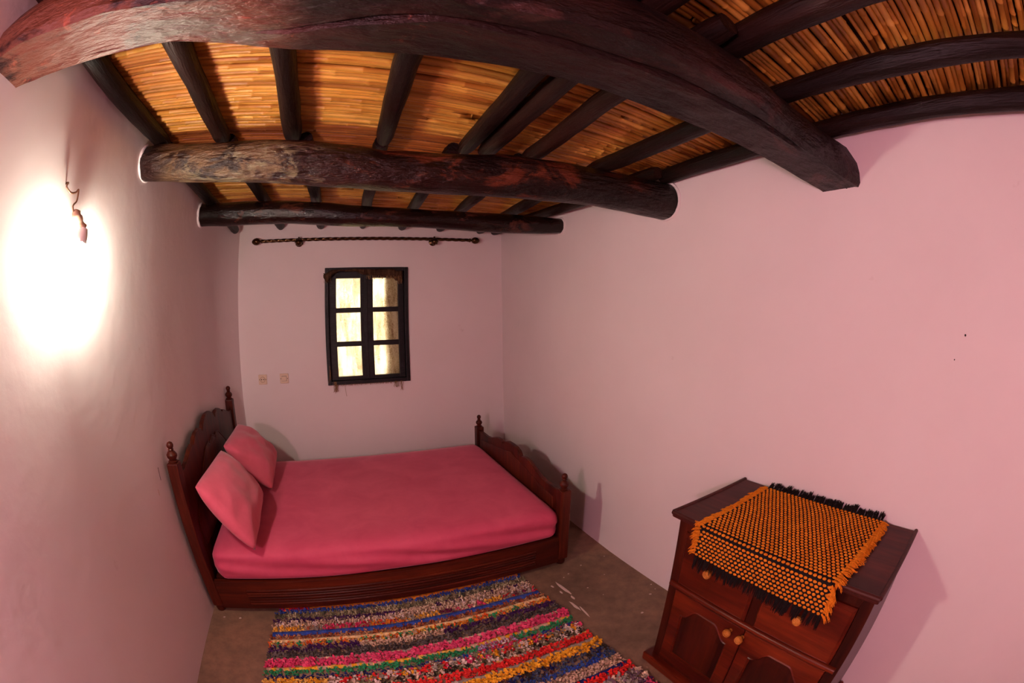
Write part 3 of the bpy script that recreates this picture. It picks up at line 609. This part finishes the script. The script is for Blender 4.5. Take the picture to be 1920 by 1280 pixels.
HP = [(0, .935), (.08, .932), (.17, .910), (.235, .872), (.25, .868), (.26, .885), (.33, .900), (.42, .897), (.50, .880), (.545, .855), (.56, .850), (.575, .862), (.66, .850), (.78, .820), (.9, .800), (1, .800)]
HR = [(0, .80), (.12, .775), (.16, .79), (.3, .775), (.5, .70), (.62, .64), (.70, .65), (.85, .58), (1, .50)]
head = board('headboard', HX - 0.012, HX + 0.016, HP, 0.16, HR, 1, 0.36)
FP = [(0, .577), (.10, .575), (.17, .560), (.215, .530), (.225, .527), (.24, .540), (.32, .548), (.40, .545), (.50, .525), (.60, .502), (.72, .490), (1, .490)]
FR = [(0, .52), (.15, .50), (.3, .49), (.5, .47), (.8, .44), (1, .43)]
foot = board('footboard', FX - 0.016, FX + 0.012, FP, 0.06, FR, -1, 0.26)
for brd, x, zt in ((head, HX, .868), (foot, FX, .512)):
    for y in (YN, YF):
        q = MB(); q.box(x - 0.031, x + 0.031, y - 0.031, y + 0.031, 0.045, zt); po = q.build('post', BEDWOODZ, brd, bevel=0.007)
        q = MB(); finial(q, x, y, zt, 0.95 if brd is head else 0.85); q.build('finial', BEDWOODZ, brd, smooth=SM)
        q = MB(); q.lathe([(0.020, 0.0), (0.026, 0.006), (0.029, 0.024), (0.027, 0.046)], (x, y, 0), 'Z', 18); q.build('bed_foot', BEDWOODZ, brd, smooth=SM)
RX0, RX1 = HX + 0.031, FX - 0.031
for yy0, front_ in ((YN - 0.028, True), (YF - 0.006, False)):
    q = MB(); q.box(RX0, RX1, yy0, yy0 + 0.03, 0.030, 0.212); ra = q.build('side_rail', BEDWOOD, bed, bevel=0.003)
    if front_:
        for j, zz in enumerate((0.068, 0.083, 0.103, 0.121, 0.136, 0.156)):
            q = MB(); hh = 0.0062 if j % 3 else 0.0085
            q.tube([(RX0 + 0.17, yy0 + 0.001, zz), (RX0 + 0.18, yy0 - 0.001, zz), (RX1 - 0.16, yy0 - 0.001, zz), (RX1 - 0.15, yy0 + 0.001, zz)], [0.001, hh, hh, 0.001], 10)
            q.build('reeded_moulding', BEDWOOD, ra, smooth=True)
q = MB()
for i in range(9): y_ = YN + 0.01 + (YF - YN - 0.02) * (i + 0.5) / 9; q.box(RX0, RX1, y_ - 0.05, y_ + 0.05, 0.185, 0.203)
q.build('bed_base', BEDWOOD, bed)

# mattress with a fitted pink velvet sheet
mt = bpy.data.objects
q = MB(); NXM, sec_n = 110, 56; vs = []
mx0, mx1, my0, my1, mz0, mz1 = -0.775, 1.118, 1.858, 3.175, 0.212, 0.392
for i in range(NXM + 1):
    u = i / NXM; x = mx0 + (mx1 - mx0) * u
    e = min(u, 1 - u) * (mx1 - mx0); shr = 0.030 * max(0, 1 - e / 0.05) ** 2          # rounded ends
    for k in range(sec_n):
        a = 2 * math.pi * (k + 0.5) / sec_n; ca, sa = math.cos(a), math.sin(a)
        n_ = 13.0; rr = (abs(ca) ** n_ + abs(sa) ** n_) ** (-1 / n_)
        yy = (my0 + my1) / 2 + ca * rr * ((my1 - my0) / 2 - shr); zz = (mz0 + mz1) / 2 + sa * rr * ((mz1 - mz0) / 2 - shr * 0.8)
        if ca * rr < -0.97:                                                          # front side folds
            fade = max(0.0, 1 - abs(sa * rr)); 
            yy += -0.010 * fade + 0.015 * fade * math.sin(58 * zz + 9.0 * x + 2.0 * nz(x * 2, zz * 5, 1)) * (0.35 + 0.65 * lerp([(-.8, .25), (.2, .7), (.7, 1), (1.1, .8)], x)) * 0.8
            yy += 0.008 * nz(x * 3, zz * 9, 7) * fade
        zz += 0.003 * nz(x * 2.5, yy * 2.5, 4) + (0.0015 * nz(x * 10 + yy * 6, yy * 14, 9) if sa > 0 else 0)
        if sa * rr > 0.9: zz += 0.006 * math.sin(math.pi * u)
        vs.append((x, yy, zz + TILT * 0.0))
q.add(vs, [(i * sec_n + k, i * sec_n + (k + 1) % sec_n, (i + 1) * sec_n + (k + 1) % sec_n, (i + 1) * sec_n + k) for i in range(NXM) for k in range(sec_n)] + [tuple(range(sec_n)), tuple(NXM * sec_n + k for k in range(sec_n))])
mo = q.build('mattress', VELVET, smooth=math.radians(50), origin=(0.16, 1.86, 0.0)); mo.rotation_euler = (TILT, 0, 0)
tag(mo, 'mattress in a tight pink fitted velvet sheet lying in the bed frame', 'mattress')

# pillows
def pillow(tn, tf, bf, bn, thick, seed, label):
    tn, tf, bf, bn = [Vector(p) for p in (tn, tf, bf, bn)]; N = ((tf - tn).cross(bn - tn)).normalized()
    if N.x < 0: N = -N
    nu, nv = 36, 26; q = MB(); vs = []
    for side in (1, -1):
        for i in range(nu + 1):
            for j in range(nv + 1):
                u, v_ = i / nu, j / nv; a, b = 2 * u - 1, 2 * v_ - 1
                # sides pulled inwards between the corners
                k_ = 0.030 * (a * b) ** 4; uu = 0.5 + 0.5 * a * (1 - 0.020 * (1 - b * b) - k_); vv = 0.5 + 0.5 * b * (1 - 0.025 * (1 - a * a) - k_)
                p = (tn * (1 - uu) + tf * uu) * (1 - vv) + (bn * (1 - uu) + bf * uu) * vv
                h = thick * 0.5 * ((1 - abs(a) ** 2.6) * (1 - abs(b) ** 2.6)) ** 0.55 * (0.85 + 0.15 * (1 - a * a) * (1 - b * b))
                wr_ = 0.020 * h / thick * 2 * nz(a * 2.6 + seed, b * 2.6, 1) + 0.006 * (1 if h > 0.004 else 0) * math.sin(14 * (a + b * 0.6) + 3 * nz(a * 2, b * 2, seed)) * max(0.0, abs(a) - 0.35)
                vs.append(p + N * (side * h + (wr_ if side > 0 else 0)))
    m_ = (nu + 1) * (nv + 1)
    fs = []
    for s_ in (0, 1):
        for i in range(nu):
            for j in range(nv): fs.append(tuple(s_ * m_ + k for k in (i * (nv + 1) + j, (i + 1) * (nv + 1) + j, (i + 1) * (nv + 1) + j + 1, i * (nv + 1) + j + 1)))
    q.add(vs, fs)
    cen = (tn + tf + bf + bn) / 4
    o = q.build('pillow', COTTON, smooth=True, origin=tuple(cen))
    bm = bmesh.new(); bm.from_mesh(o.data); bmesh.ops.remove_doubles(bm, verts=bm.verts, dist=0.0008); bmesh.ops.recalc_face_normals(bm, faces=bm.faces); bm.to_mesh(o.data); bm.free()
    o.data.polygons.foreach_set('use_smooth', [True] * len(o.data.polygons))
    return tag(o, label, 'pillow', 'pink pillows against the headboard')
def hm(*p): return (p[0] * S, p[1] * S, (1 + p[2]) * S)
pillow(hm(-.505, 1.235, -.490), hm(-.497, 1.625, -.484), hm(-.350, 1.650, -.692), hm(-.333, 1.205, -.708), 0.21, 1.0, 'pink pillow at the front, overlapping the other one on the bed')
pillow(hm(-.505, 1.680, -.488), hm(-.505, 2.030, -.478), hm(-.335, 2.150, -.672), hm(-.315, 1.690, -.694), 0.20, 5.0, 'pink pillow at the back, partly hidden behind the nearer pillow')

# ------------------------------------------------------------------ cabinet
cab = empty('cabinet', (1.27, 0.503, 0.0)); tag(cab, 'varnished dark red wooden cabinet with two drawers and two arched panel doors', 'cabinet')
CX, CY0, CY1 = 1.058, 0.099, 0.907; CB = 1.478
q = MB(); q.box(CX + 0.020, CB, CY0, CY0 + 0.02, 0.05, 0.775); q.build('side_panel', CABDARK, cab, bevel=0.002)
q = MB(); q.box(CX + 0.020, CB, CY1 - 0.02, CY1, 0.05, 0.775); q.build('side_panel', CABDARK, cab, bevel=0.002)
q = MB(); q.box(CB - 0.012, CB, CY0 + 0.02, CY1 - 0.02, 0.05, 0.775); q.build('back_panel', CABDARK, cab)
q = MB(); q.box(CX + 0.02, CB - 0.012, CY0 + 0.02, CY1 - 0.02, 0.06, 0.075); q.build('bottom_panel', CABDARK, cab)
q = MB(); st = 0.043
q.box(CX, CX + 0.022, CY0, CY0 + st, 0.05, 0.775); q.box(CX, CX + 0.022, CY1 - st, CY1, 0.05, 0.775); q.box(CX, CX + 0.022, CY0 + st, CY1 - st, 0.725, 0.775)
q.box(CX, CX + 0.022, CY0 + st, CY1 - st, 0.468, 0.490); q.box(CX, CX + 0.022, CY0 + st, CY1 - st, 0.05, 0.072); q.box(CX, CX + 0.022, 0.503 - 0.018, 0.503 + 0.018, 0.490, 0.725)
q.build('face_frame', CABDARK, cab, bevel=0.002)
q = MB(); q.tube([(CX - 0.002, CY0 + 0.012, 0.480), (CX - 0.002, CY1 - 0.012, 0.480)], 0.013, 12, True, lambda t_, a: 1.0); q.build('bead_rail', CABWOOD, cab, smooth=SM)
q = MB(); q.box(CX - 0.034, CB, CY0 - 0.016, CY1 + 0.016, 0.775, 0.797)
top = q.build('worktop', CABTOP, cab, bevel=0.009)
for (p0, p1) in (((CX - 0.028, CY0 - 0.012, .795), (CB, CY0 - 0.012, .795)), ((CX - 0.028, CY1 + 0.012, .795), (CB, CY1 + 0.012, .795)), ((CX - 0.030, CY0 - 0.014, .794), (CX - 0.030, CY1 + 0.014, .794))):
    q = MB(); q.tube([p0, p1], 0.0085, 12); q.build('edge_moulding', CABTOP, top, smooth=SM)
q = MB(); q.box(CX - 0.028, CB, CY0 - 0.022, CY1 + 0.035, 0.0, 0.050); q.build('plinth', CABWOOD, cab, bevel=0.008)
def knob(parent, y, z, xf):
    q = MB(); q.lathe([(0.008, 0.0), (0.0075, -0.008), (0.011, -0.012), (0.0165, -0.018), (0.0175, -0.024), (0.0155, -0.029), (0.0125, -0.030), (0.0115, -0.0285), (0.009, -0.0300), (0.001, -0.0305)], (xf, y, z), 'X', 22); q.build('knob', PINE, parent, smooth=SM)
def drawer(y0, y1, ky):
    q = MB(); x = CX - 0.012
    o4 = lambda d, xx: [(xx, y0 + d, 0.494 + d), (xx, y1 - d, 0.494 + d), (xx, y1 - d, 0.722 - d), (xx, y0 + d, 0.722 - d)]
    q.loops([o4(0, CX + 0.01), o4(0, CX - 0.002), o4(0.010, x - 0.001), o4(0.012, x)], True); q.add(o4(0, CX + 0.01), [(0, 1, 2, 3)])
    d = q.build('drawer', CABWOOD, cab, smooth=math.radians(20)); knob(d, ky, 0.624, x)
drawer(0.523, 0.862, 0.712); drawer(0.144, 0.483, 0.318)
def door(y0, y1, ky, hinge):
    z0, z1 = 0.076, 0.464; x = CX - 0.008; n = 40
    rect = []; 
    ins_ = 0.052; a0_, a1_ = y0 + ins_, y1 - ins_; zb, zs_ = z0 + 0.055, z1 - 0.115
    def arch(u): # cathedral arch
        c = abs(2 * u - 1); return zs_ + 0.012 + 0.058 * (0.5 + 0.5 * math.cos(math.pi * min(1, max(0, c - 0.34) / 0.58)))
    inner = [(a0_, zb), (a1_, zb)] + [(a1_ + (a0_ - a1_) * i / n, arch(i / n)) for i in range(n + 1)]
    outer = [(y0, z0), (y1, z0)] + [(y1 + (y0 - y1) * i / n, z1) for i in range(n + 1)]
    cy_, cz_ = (a0_ + a1_) / 2, (zb + zs_) / 2
    def sh(d): return [(cy_ + (y_ - cy_) * (1 - d / 0.12), cz_ + (z_ - cz_) * (1 - d / 0.16)) for y_, z_ in inner]
    L = lambda pts, xx: [(xx, y_, z_) for y_, z_ in pts]
    q = MB(); q.loops([L(outer, CX + 0.008), L(outer, x + 0.003), L([(y_ + (cy_ - y_) * 0.015, z_ + (cz_ - z_) * 0.01) for y_, z_ in outer], x), L(inner, x), L(sh(0.004), x - 0.003), L(sh(0.009), x + 0.004), L(sh(0.010), x + 0.010)], False)
    d = q.build('door', CABWOOD if hinge else CABWOOD, cab, smooth=math.radians(22))
    q = MB(); q.loops([L(sh(0.008), x + 0.011), L(sh(0.010), x + 0.006), L(sh(0.030), x + 0.002), L(sh(0.034), x + 0.002)], True); q.build('arched_panel', CABDARK, d, smooth=math.radians(22))
    knob(d, ky, 0.432, x)
door(0.505, 0.862, 0.560, 0); door(0.144, 0.501, 0.502 - 0.0, 1)

# woven mat on the cabinet
rn = random.Random(3)
mroot = empty('woven_mat', (1.24, 0.51, 0.80)); tag(mroot, 'small orange and black woven mat with fringes draped over the cabinet top', 'mat')
TZ = 0.8065; LEDGE = CX - 0.040; W0, W1 = 0.245, 0.775
VT = 1.438 - LEDGE; VH = 0.112; VL = VT + 0.018 + VH
def mpos(u, v_, off=0.0):
    """u 0..1 across (from right end to left end), v_ metres from the back edge"""
    back, frontc = (0.238, 0.772), (0.250, 0.762); f = min(1, v_ / VT); y_ = (back[0] * (1 - f) + frontc[0] * f) + u * ((back[1] - back[0]) * (1 - f) + (frontc[1] - frontc[0]) * f)
    if v_ > VT: y_ += (u - 0.3) * 0.02 * (v_ - VT) / VH
    y_ += 0.004 * nz(v_ * 9, u * 3, 2); R_ = 0.0125; wv = 0.0015 * nz(u * 6, v_ * 14, 5)
    if v_ < VT - 0.0: return Vector((1.438 - v_ + 0.012 * (1 - u) * max(0.0, 1 - v_ / 0.2), y_, TZ + off + wv))
    b = (v_ - VT) / R_
    if b < math.pi / 2: return Vector((LEDGE - (R_ + off) * math.sin(b), y_, TZ - R_ + (R_ + off) * math.cos(b)))
    d = v_ - VT - R_ * math.pi / 2; return Vector((LEDGE - R_ - off + 0.10 * d - 0.004 * nz(u * 5, 1, 1) * d * 10, y_, TZ - R_ - d))
q = MB(); nu, nv = 36, 60; vs = []
for o_ in (0.003, -0.003):
    for j in range(nv + 1):
        for i in range(nu + 1): vs.append(mpos(i / nu, VL * j / nv, o_))
m_ = (nu + 1) * (nv + 1); fs = []
for s_ in (0, 1):
    for j in range(nv):
        for i in range(nu): fs.append(tuple(s_ * m_ + k for k in (j * (nu + 1) + i, j * (nu + 1) + i + 1, (j + 1) * (nu + 1) + i + 1, (j + 1) * (nu + 1) + i)))
for j in range(nv):
    for i in (0, nu): a = j * (nu + 1) + i; fs.append((a, a + nu + 1, m_ + a + nu + 1, m_ + a))
for i in range(nu):
    for j in (0, nv): a = j * (nu + 1) + i; fs.append((a, a + 1, m_ + a + 1, m_ + a))
q.add(vs, fs); q.build('black_weave', BLACKWOOL, mroot, smooth=True)
q = MB(); NR, NC = 38, 30
for r_ in range(NR):
    v_ = 0.008 + (VL - 0.014) * r_ / (NR - 1)
    for c_ in range(NC):
        u = (c_ + (0.5 if r_ % 2 else 0.0) + 0.25) / (NC + 0.25)
        if u > 0.995: continue
        c0 = mpos(u, v_, 0.0035); du = (mpos(min(1, u + 0.01), v_, 0.0035) - mpos(max(0, u - 0.01), v_, 0.0035)).normalized(); dv = (mpos(u, min(VL, v_ + 0.003), 0.0035) - mpos(u, max(0, v_ - 0.003), 0.0035)).normalized(); nn = du.cross(dv)
        out = Vector((-0.5, 0, 1)); nn = nn if nn.dot(out) > 0 else -nn
        big = (r_ % 2 == 0); ru = 0.0071 * rn.uniform(.92, 1.08); rv = 0.0051 * rn.uniform(.9, 1.1); hh = 0.0045
        pts = [c0 + du * ru * math.cos(a) + dv * rv * math.sin(a) for a in [k * math.pi / 4 for k in range(8)]]
        top_ = [c0 + du * ru * 0.62 * math.cos(a) + dv * rv * 0.62 * math.sin(a) + nn * hh * 0.8 for a in [k * math.pi / 4 for k in range(8)]]
        q.add(pts + top_ + [c0 + nn * hh], [(k, (k + 1) % 8, 8 + (k + 1) % 8, 8 + k) for k in range(8)] + [(8 + k, 8 + (k + 1) % 8, 16) for k in range(8)])
st_ = q.build('orange_stitches', ORANGE, mroot, smooth=True); st_['kind'] = 'stuff'
def strands(name, m, spots, L, dirf, droop, k, r0=0.0013):
    q = MB()
    for base in spots:
        tuft = Vector((rn.uniform(-.25, .25), rn.uniform(-.25, .25), 0)); tl = rn.uniform(.75, 1.15)
        for j in range(k):
            d = Vector(dirf(base)).normalized() + tuft + Vector((rn.uniform(-.22, .22), rn.uniform(-.22, .22), rn.uniform(0.0, .25)))
            d.normalize(); p = base[0] + Vector((rn.uniform(-.004, .004), rn.uniform(-.004, .004), rn.uniform(-.001, .003))); l = L * tl * rn.uniform(.75, 1.1); pts = [p]
            for s_ in range(4):
                d = (d + Vector((0, 0, -droop * (s_ + 0.4)))).normalized(); p = p + d * (l / 4)
                if droop < 0.9 and p.z < TZ - 0.004 and p.x > LEDGE - 0.004: p.z = TZ - 0.003 + 0.003 * rn.random()
                pts.append(p.copy())
            q.tube(pts, [r0, r0 * 1.1, r0, r0 * .8, r0 * .5], 4)
    o = q.build(name, m, mroot); o['kind'] = 'stuff'; return o
sp0 = [(mpos(0.0, VL * (i + .5) / 42, 0.001), 0) for i in range(42)]; sp1 = [(mpos(1.0, VL * (i + .5) / 42, 0.001), 1) for i in range(42)]
strands('orange_fringe', ORANGE, sp0, 0.040, lambda b: (-0.12, -1, 0.10 if b[0].z > TZ - .004 else -0.35), 0.16, 14, 0.0015)
strands('orange_fringe', ORANGE, sp1, 0.032, lambda b: (-0.10, 1, 0.10 if b[0].z > TZ - .004 else -0.25), 0.14, 14, 0.0015)
strands('black_fringe', BLACKWOOL, [(mpos((i + .5) / 44, 0.0, 0.001), 2) for i in range(44)], 0.034, lambda b: (0.8, 0.05, 0.55), 0.06, 16, 0.0017)
strands('black_fringe', BLACKWOOL, [(mpos((i + .5) / 48, VL, 0.0), 3) for i in range(48)], 0.048, lambda b: (-0.15, 0, -1), 0.3, 18, 0.0019)

# ------------------------------------------------------------------ rag rug: every stripe a part
rug = empty('rag_rug', (0.2, 1.3, 0.0)); tag(rug, 'shaggy multicoloured striped rag rug on the concrete floor beside the bed', 'rug')
def rxl(y): return S * lerp([(0.40, -.40), (.88, -.383), (1.0, -.372), (1.24, -.345), (1.3, -.325)], y / S)
def rxr(y): return S * lerp([(0.40, .672), (.53, .662), (.75, .640), (.98, .628), (1.18, .600), (1.30, .585)], y / S)
def wav(x, y): return 0.010 * nz(x * 2.1, y * 1.3, 11) + 0.006 * nz(x * 5.5, y * 2.0, 3)
q = MB(); vs = []; yy = [0.58 + (1.885 - 0.58) * i / 30 for i in range(31)]
for y_ in yy:
    for i in range(13): x = rxl(y_) + 0.012 + (rxr(y_) - rxl(y_) - 0.024) * i / 12; vs.append((x, y_, 0.006))
for y_ in yy:
    for i in range(13): x = rxl(y_) + 0.012 + (rxr(y_) - rxl(y_) - 0.024) * i / 12; vs.append((x, y_, 0.003))
n = 31 * 13; fs = []
for s_ in (0, n): fs += [(s_ + j * 13 + i, s_ + j * 13 + i + 1, s_ + (j + 1) * 13 + i + 1, s_ + (j + 1) * 13 + i) for j in range(30) for i in range(12)]
fs += [(j * 13 + i, (j + 1) * 13 + i, n + (j + 1) * 13 + i, n + j * 13 + i) for j in range(30) for i in (0, 12)] + [(j * 13 + i, j * 13 + i + 1, n + j * 13 + i + 1, n + j * 13 + i) for j in (0, 30) for i in range(12)]
q.add(vs, fs); q.build('backing', mat('rug_backing', (0.30, 0.20, 0.13), 0.9, 0.1), rug)
OR, BL, OL, PU, CRM, PK, YE, RU, GN, TA, GR, NV, WH, BK, RD, LG, GO, SL = (.62, .20, .02), (.025, .06, .30), (.20, .18, .10), (.055, .015, .085), (.62, .46, .33), (.62, .05, .14), (.72, .42, .08), (.30, .075, .03), (.03, .27, .10), (.50, .33, .22), (.075, .062, .06), (.015, .02, .12), (.66, .54, .48), (.03, .022, .018), (.58, .02, .02), (.30, .26, .22), (.74, .34, .02), (.06, .075, .12)
def rag_stripe(name, y1, y0, cols, flat=False, h=0.020, seg=None, wid=0.008, dens=1.0):
    y1, y0 = y1 * S, y0 * S; yc = (y0 + y1) / 2; wd = (y1 - y0); q = MB(); rr = random.Random(int(y1 * 9999))
    xa, xb = rxl(yc), rxr(yc)
    def colour(x):
        cs = cols
        if seg:
            f = (x - xa) / (xb - xa)
            for lim, c_ in seg:
                if f < lim + 0.015 * nz(x * 30, y1, 0): cs = c_; break
        c_ = cs[int(abs(nz(math.floor(x / 0.022) * 7.31, y1 * 91.7, len(cs))) * 977) % len(cs)] if rr.random() < 0.72 else rr.choice(cs); k = rr.uniform(1.0, 1.6); return (c_[0] * k, c_[1] * k, c_[2] * k)
    if flat:
        n = 120
        for i in range(n):
            x0_, x1_ = xa + 0.008 + (xb - xa - 0.016) * i / n, xa + 0.008 + (xb - xa - 0.016) * (i + 1) / n; c_ = colour(x0_)
            rows = []
            for x in (x0_, x1_):
                e = wav(x, yc); r_ = []
                for s_ in range(5):
                    t_ = s_ / 4; r_.append((x, y0 - 0.002 + (wd + 0.004) * t_ + e + 0.002 * nz(x * 25, t_, 1), 0.0065 + 0.006 * math.sin(math.pi * t_) + 0.0012 * nz(x * 40, t_ * 3, 2)))
                rows.append(r_)
            for s_ in range(4): q.quad(rows[0][s_], rows[1][s_], rows[1][s_ + 1], rows[0][s_ + 1], c_)
    else:
        cnt = int((xb - xa) * wd / (0.008 * 0.0105) * dens)
        for i in range(cnt):
            x = rr.uniform(xa, xb); y_ = yc + rr.uniform(-0.5, 0.5) * wd + wav(x, yc); c_ = colour(x)
            an = rr.uniform(0, 6.28); L = rr.uniform(0.7, 1.25) * h; wq = wid * rr.uniform(.8, 1.5) * 0.5; ln = rr.uniform(0.1, 0.62); tw = rr.uniform(-.8, .8)
            d = Vector((math.cos(an), math.sin(an), 0)); s1_ = Vector((-math.sin(an), math.cos(an), 0)); s2_ = Vector((-math.sin(an + tw), math.cos(an + tw), 0))
            if y_ > 1.845: d.y = -abs(d.y)
            p0 = Vector((x, y_, 0.005)); p1 = p0 + d * (L * ln * 0.45) + Vector((0, 0, L * 0.55)); p2 = p1 + d * (L * ln * 0.6) + Vector((0, 0, L * rr.uniform(-0.25, 0.30)))
            p2.z = max(p2.z, 0.006); p3 = p2 + d * wq * 0.8
            q.add([p0 - s1_ * wq, p0 + s1_ * wq, p1 + s1_ * wq, p1 - s1_ * wq, p2 + s2_ * wq, p2 - s2_ * wq, p3], [(0, 1, 2, 3), (3, 2, 4, 5), (5, 4, 6)], c_)
    return q.build(name, RAG, rug)
T = rag_stripe
T('rag_stripe', 1.272, 1.252, [OR, GO], True, seg=[(.14, [OR, RD]), (2, [OR])]); T('rag_stripe', 1.255, 1.229, [BL, (.03, .07, .36)], h=.019, seg=[(2, [BL])], wid=.006)
T('rag_stripe', 1.231, 1.197, [OL, (.48, .42, .26), (.07, .07, .05)], h=.016, wid=.005, dens=1.5); T('rag_stripe', 1.199, 1.176, [PU], h=.015, seg=[(.50, [PU]), (.62, [CRM]), (2, [PU, CRM, CRM])])
T('rag_stripe', 1.178, 1.150, [CRM, WH, (.5, .33, .24)], h=.022, wid=.006); T('rag_stripe', 1.152, 1.128, [RD, PK, YE, LG, PU], h=.017, seg=[(.12, [GO, YE]), (.20, [LG, TA, RU]), (.36, [PK, (.45, .02, .05)]), (.50, [PK, RD, OR]), (.62, [GO, YE, LG]), (.68, [(.12, .01, .05)]), (.78, [CRM, PK]), (.86, [GO, YE]), (2, [PK, LG, (.12, .01, .05), RD])])
T('rag_stripe', 1.129, 1.106, [BL, (.035, .07, .28)], True); T('rag_stripe', 1.108, 1.085, [RU, (.40, .11, .04), (.18, .04, .02), (.5, .26, .13)], h=.016, wid=.006, dens=1.3)
T('rag_stripe', 1.087, 1.072, [(.68, .48, .24)], True); T('rag_stripe', 1.074, 1.049, [OR, (.66, .10, .02), GN, YE, TA], h=.017, dens=1.2)
T('rag_stripe', 1.050, 1.020, [PU], h=.019, seg=[(.32, [PU]), (.60, [TA, (.55, .38, .28), CRM]), (2, [PU])]); T('rag_stripe', 1.022, .988, [GR, (.12, .10, .095), (.05, .04, .04)], h=.022)
T('rag_stripe', .990, .980, [CRM, LG], True); T('rag_stripe', .982, .947, [PK, (.70, .09, .19)], h=.022, wid=.013)
T('rag_stripe', .949, .934, [YE, GO, TA], True); T('rag_stripe', .936, .910, [GN, (.04, .34, .14)], h=.018, seg=[(.66, [GN]), (.78, [WH, PK, (.35, .25, .4)]), (2, [GN])])
T('rag_stripe', .912, .891, [NV, (.02, .03, .17)], h=.011, seg=[(.5, [NV]), (.66, [WH, LG, BL, NV]), (.8, [RD, PK, BL]), (2, [BL, PK, NV])]); T('rag_stripe', .893, .866, [WH, RD, PK, GO, OL, LG], h=.019, seg=[(.2, [GO, YE]), (.3, [RD, WH]), (2, [WH, RD, PK, OL, LG, GO])], wid=.011)
T('rag_stripe', .868, .842, [BK, OL, WH, CRM, (.10, .08, .04)], h=.018, wid=.009); T('rag_stripe', .844, .836, [TA, YE, LG], True)
T('rag_stripe', .838, .806, [RD, (.68, .035, .03)], h=.021, wid=.011); T('rag_stripe', .808, .790, [LG, (.26, .25, .22)], True, seg=[(.55, [WH, LG]), (2, [LG])])
T('rag_stripe', .792, .757, [GO, (.80, .40, .03)], h=.022, wid=.012); T('rag_stripe', .759, .722, [BK, SL, NV, SL, (.09, .03, .03)], h=.018, wid=.009)
T('rag_stripe', .724, .695, [BL, (.04, .09, .30), SL], h=.017, wid=.009); T('rag_stripe', .697, .655, [TA, CRM, (.56, .38, .28)], h=.019, wid=.007)
T('rag_stripe', .657, .641, [NV, (.02, .03, .14)], True); T('rag_stripe', .643, .608, [RD, (.75, .03, .02)], h=.019, wid=.011)
T('rag_stripe', .610, .545, [WH, CRM, LG, (.2, .12, .16)], h=.026, wid=.010); T('rag_stripe', .547, .50, [PU, PK, TA], h=.018); T('rag_stripe', .502, .45, [OR, GO, RU], h=.018); T('rag_stripe', .452, .40, [GN, BL, NV], h=.018)
bpy.context.view_layer.update()
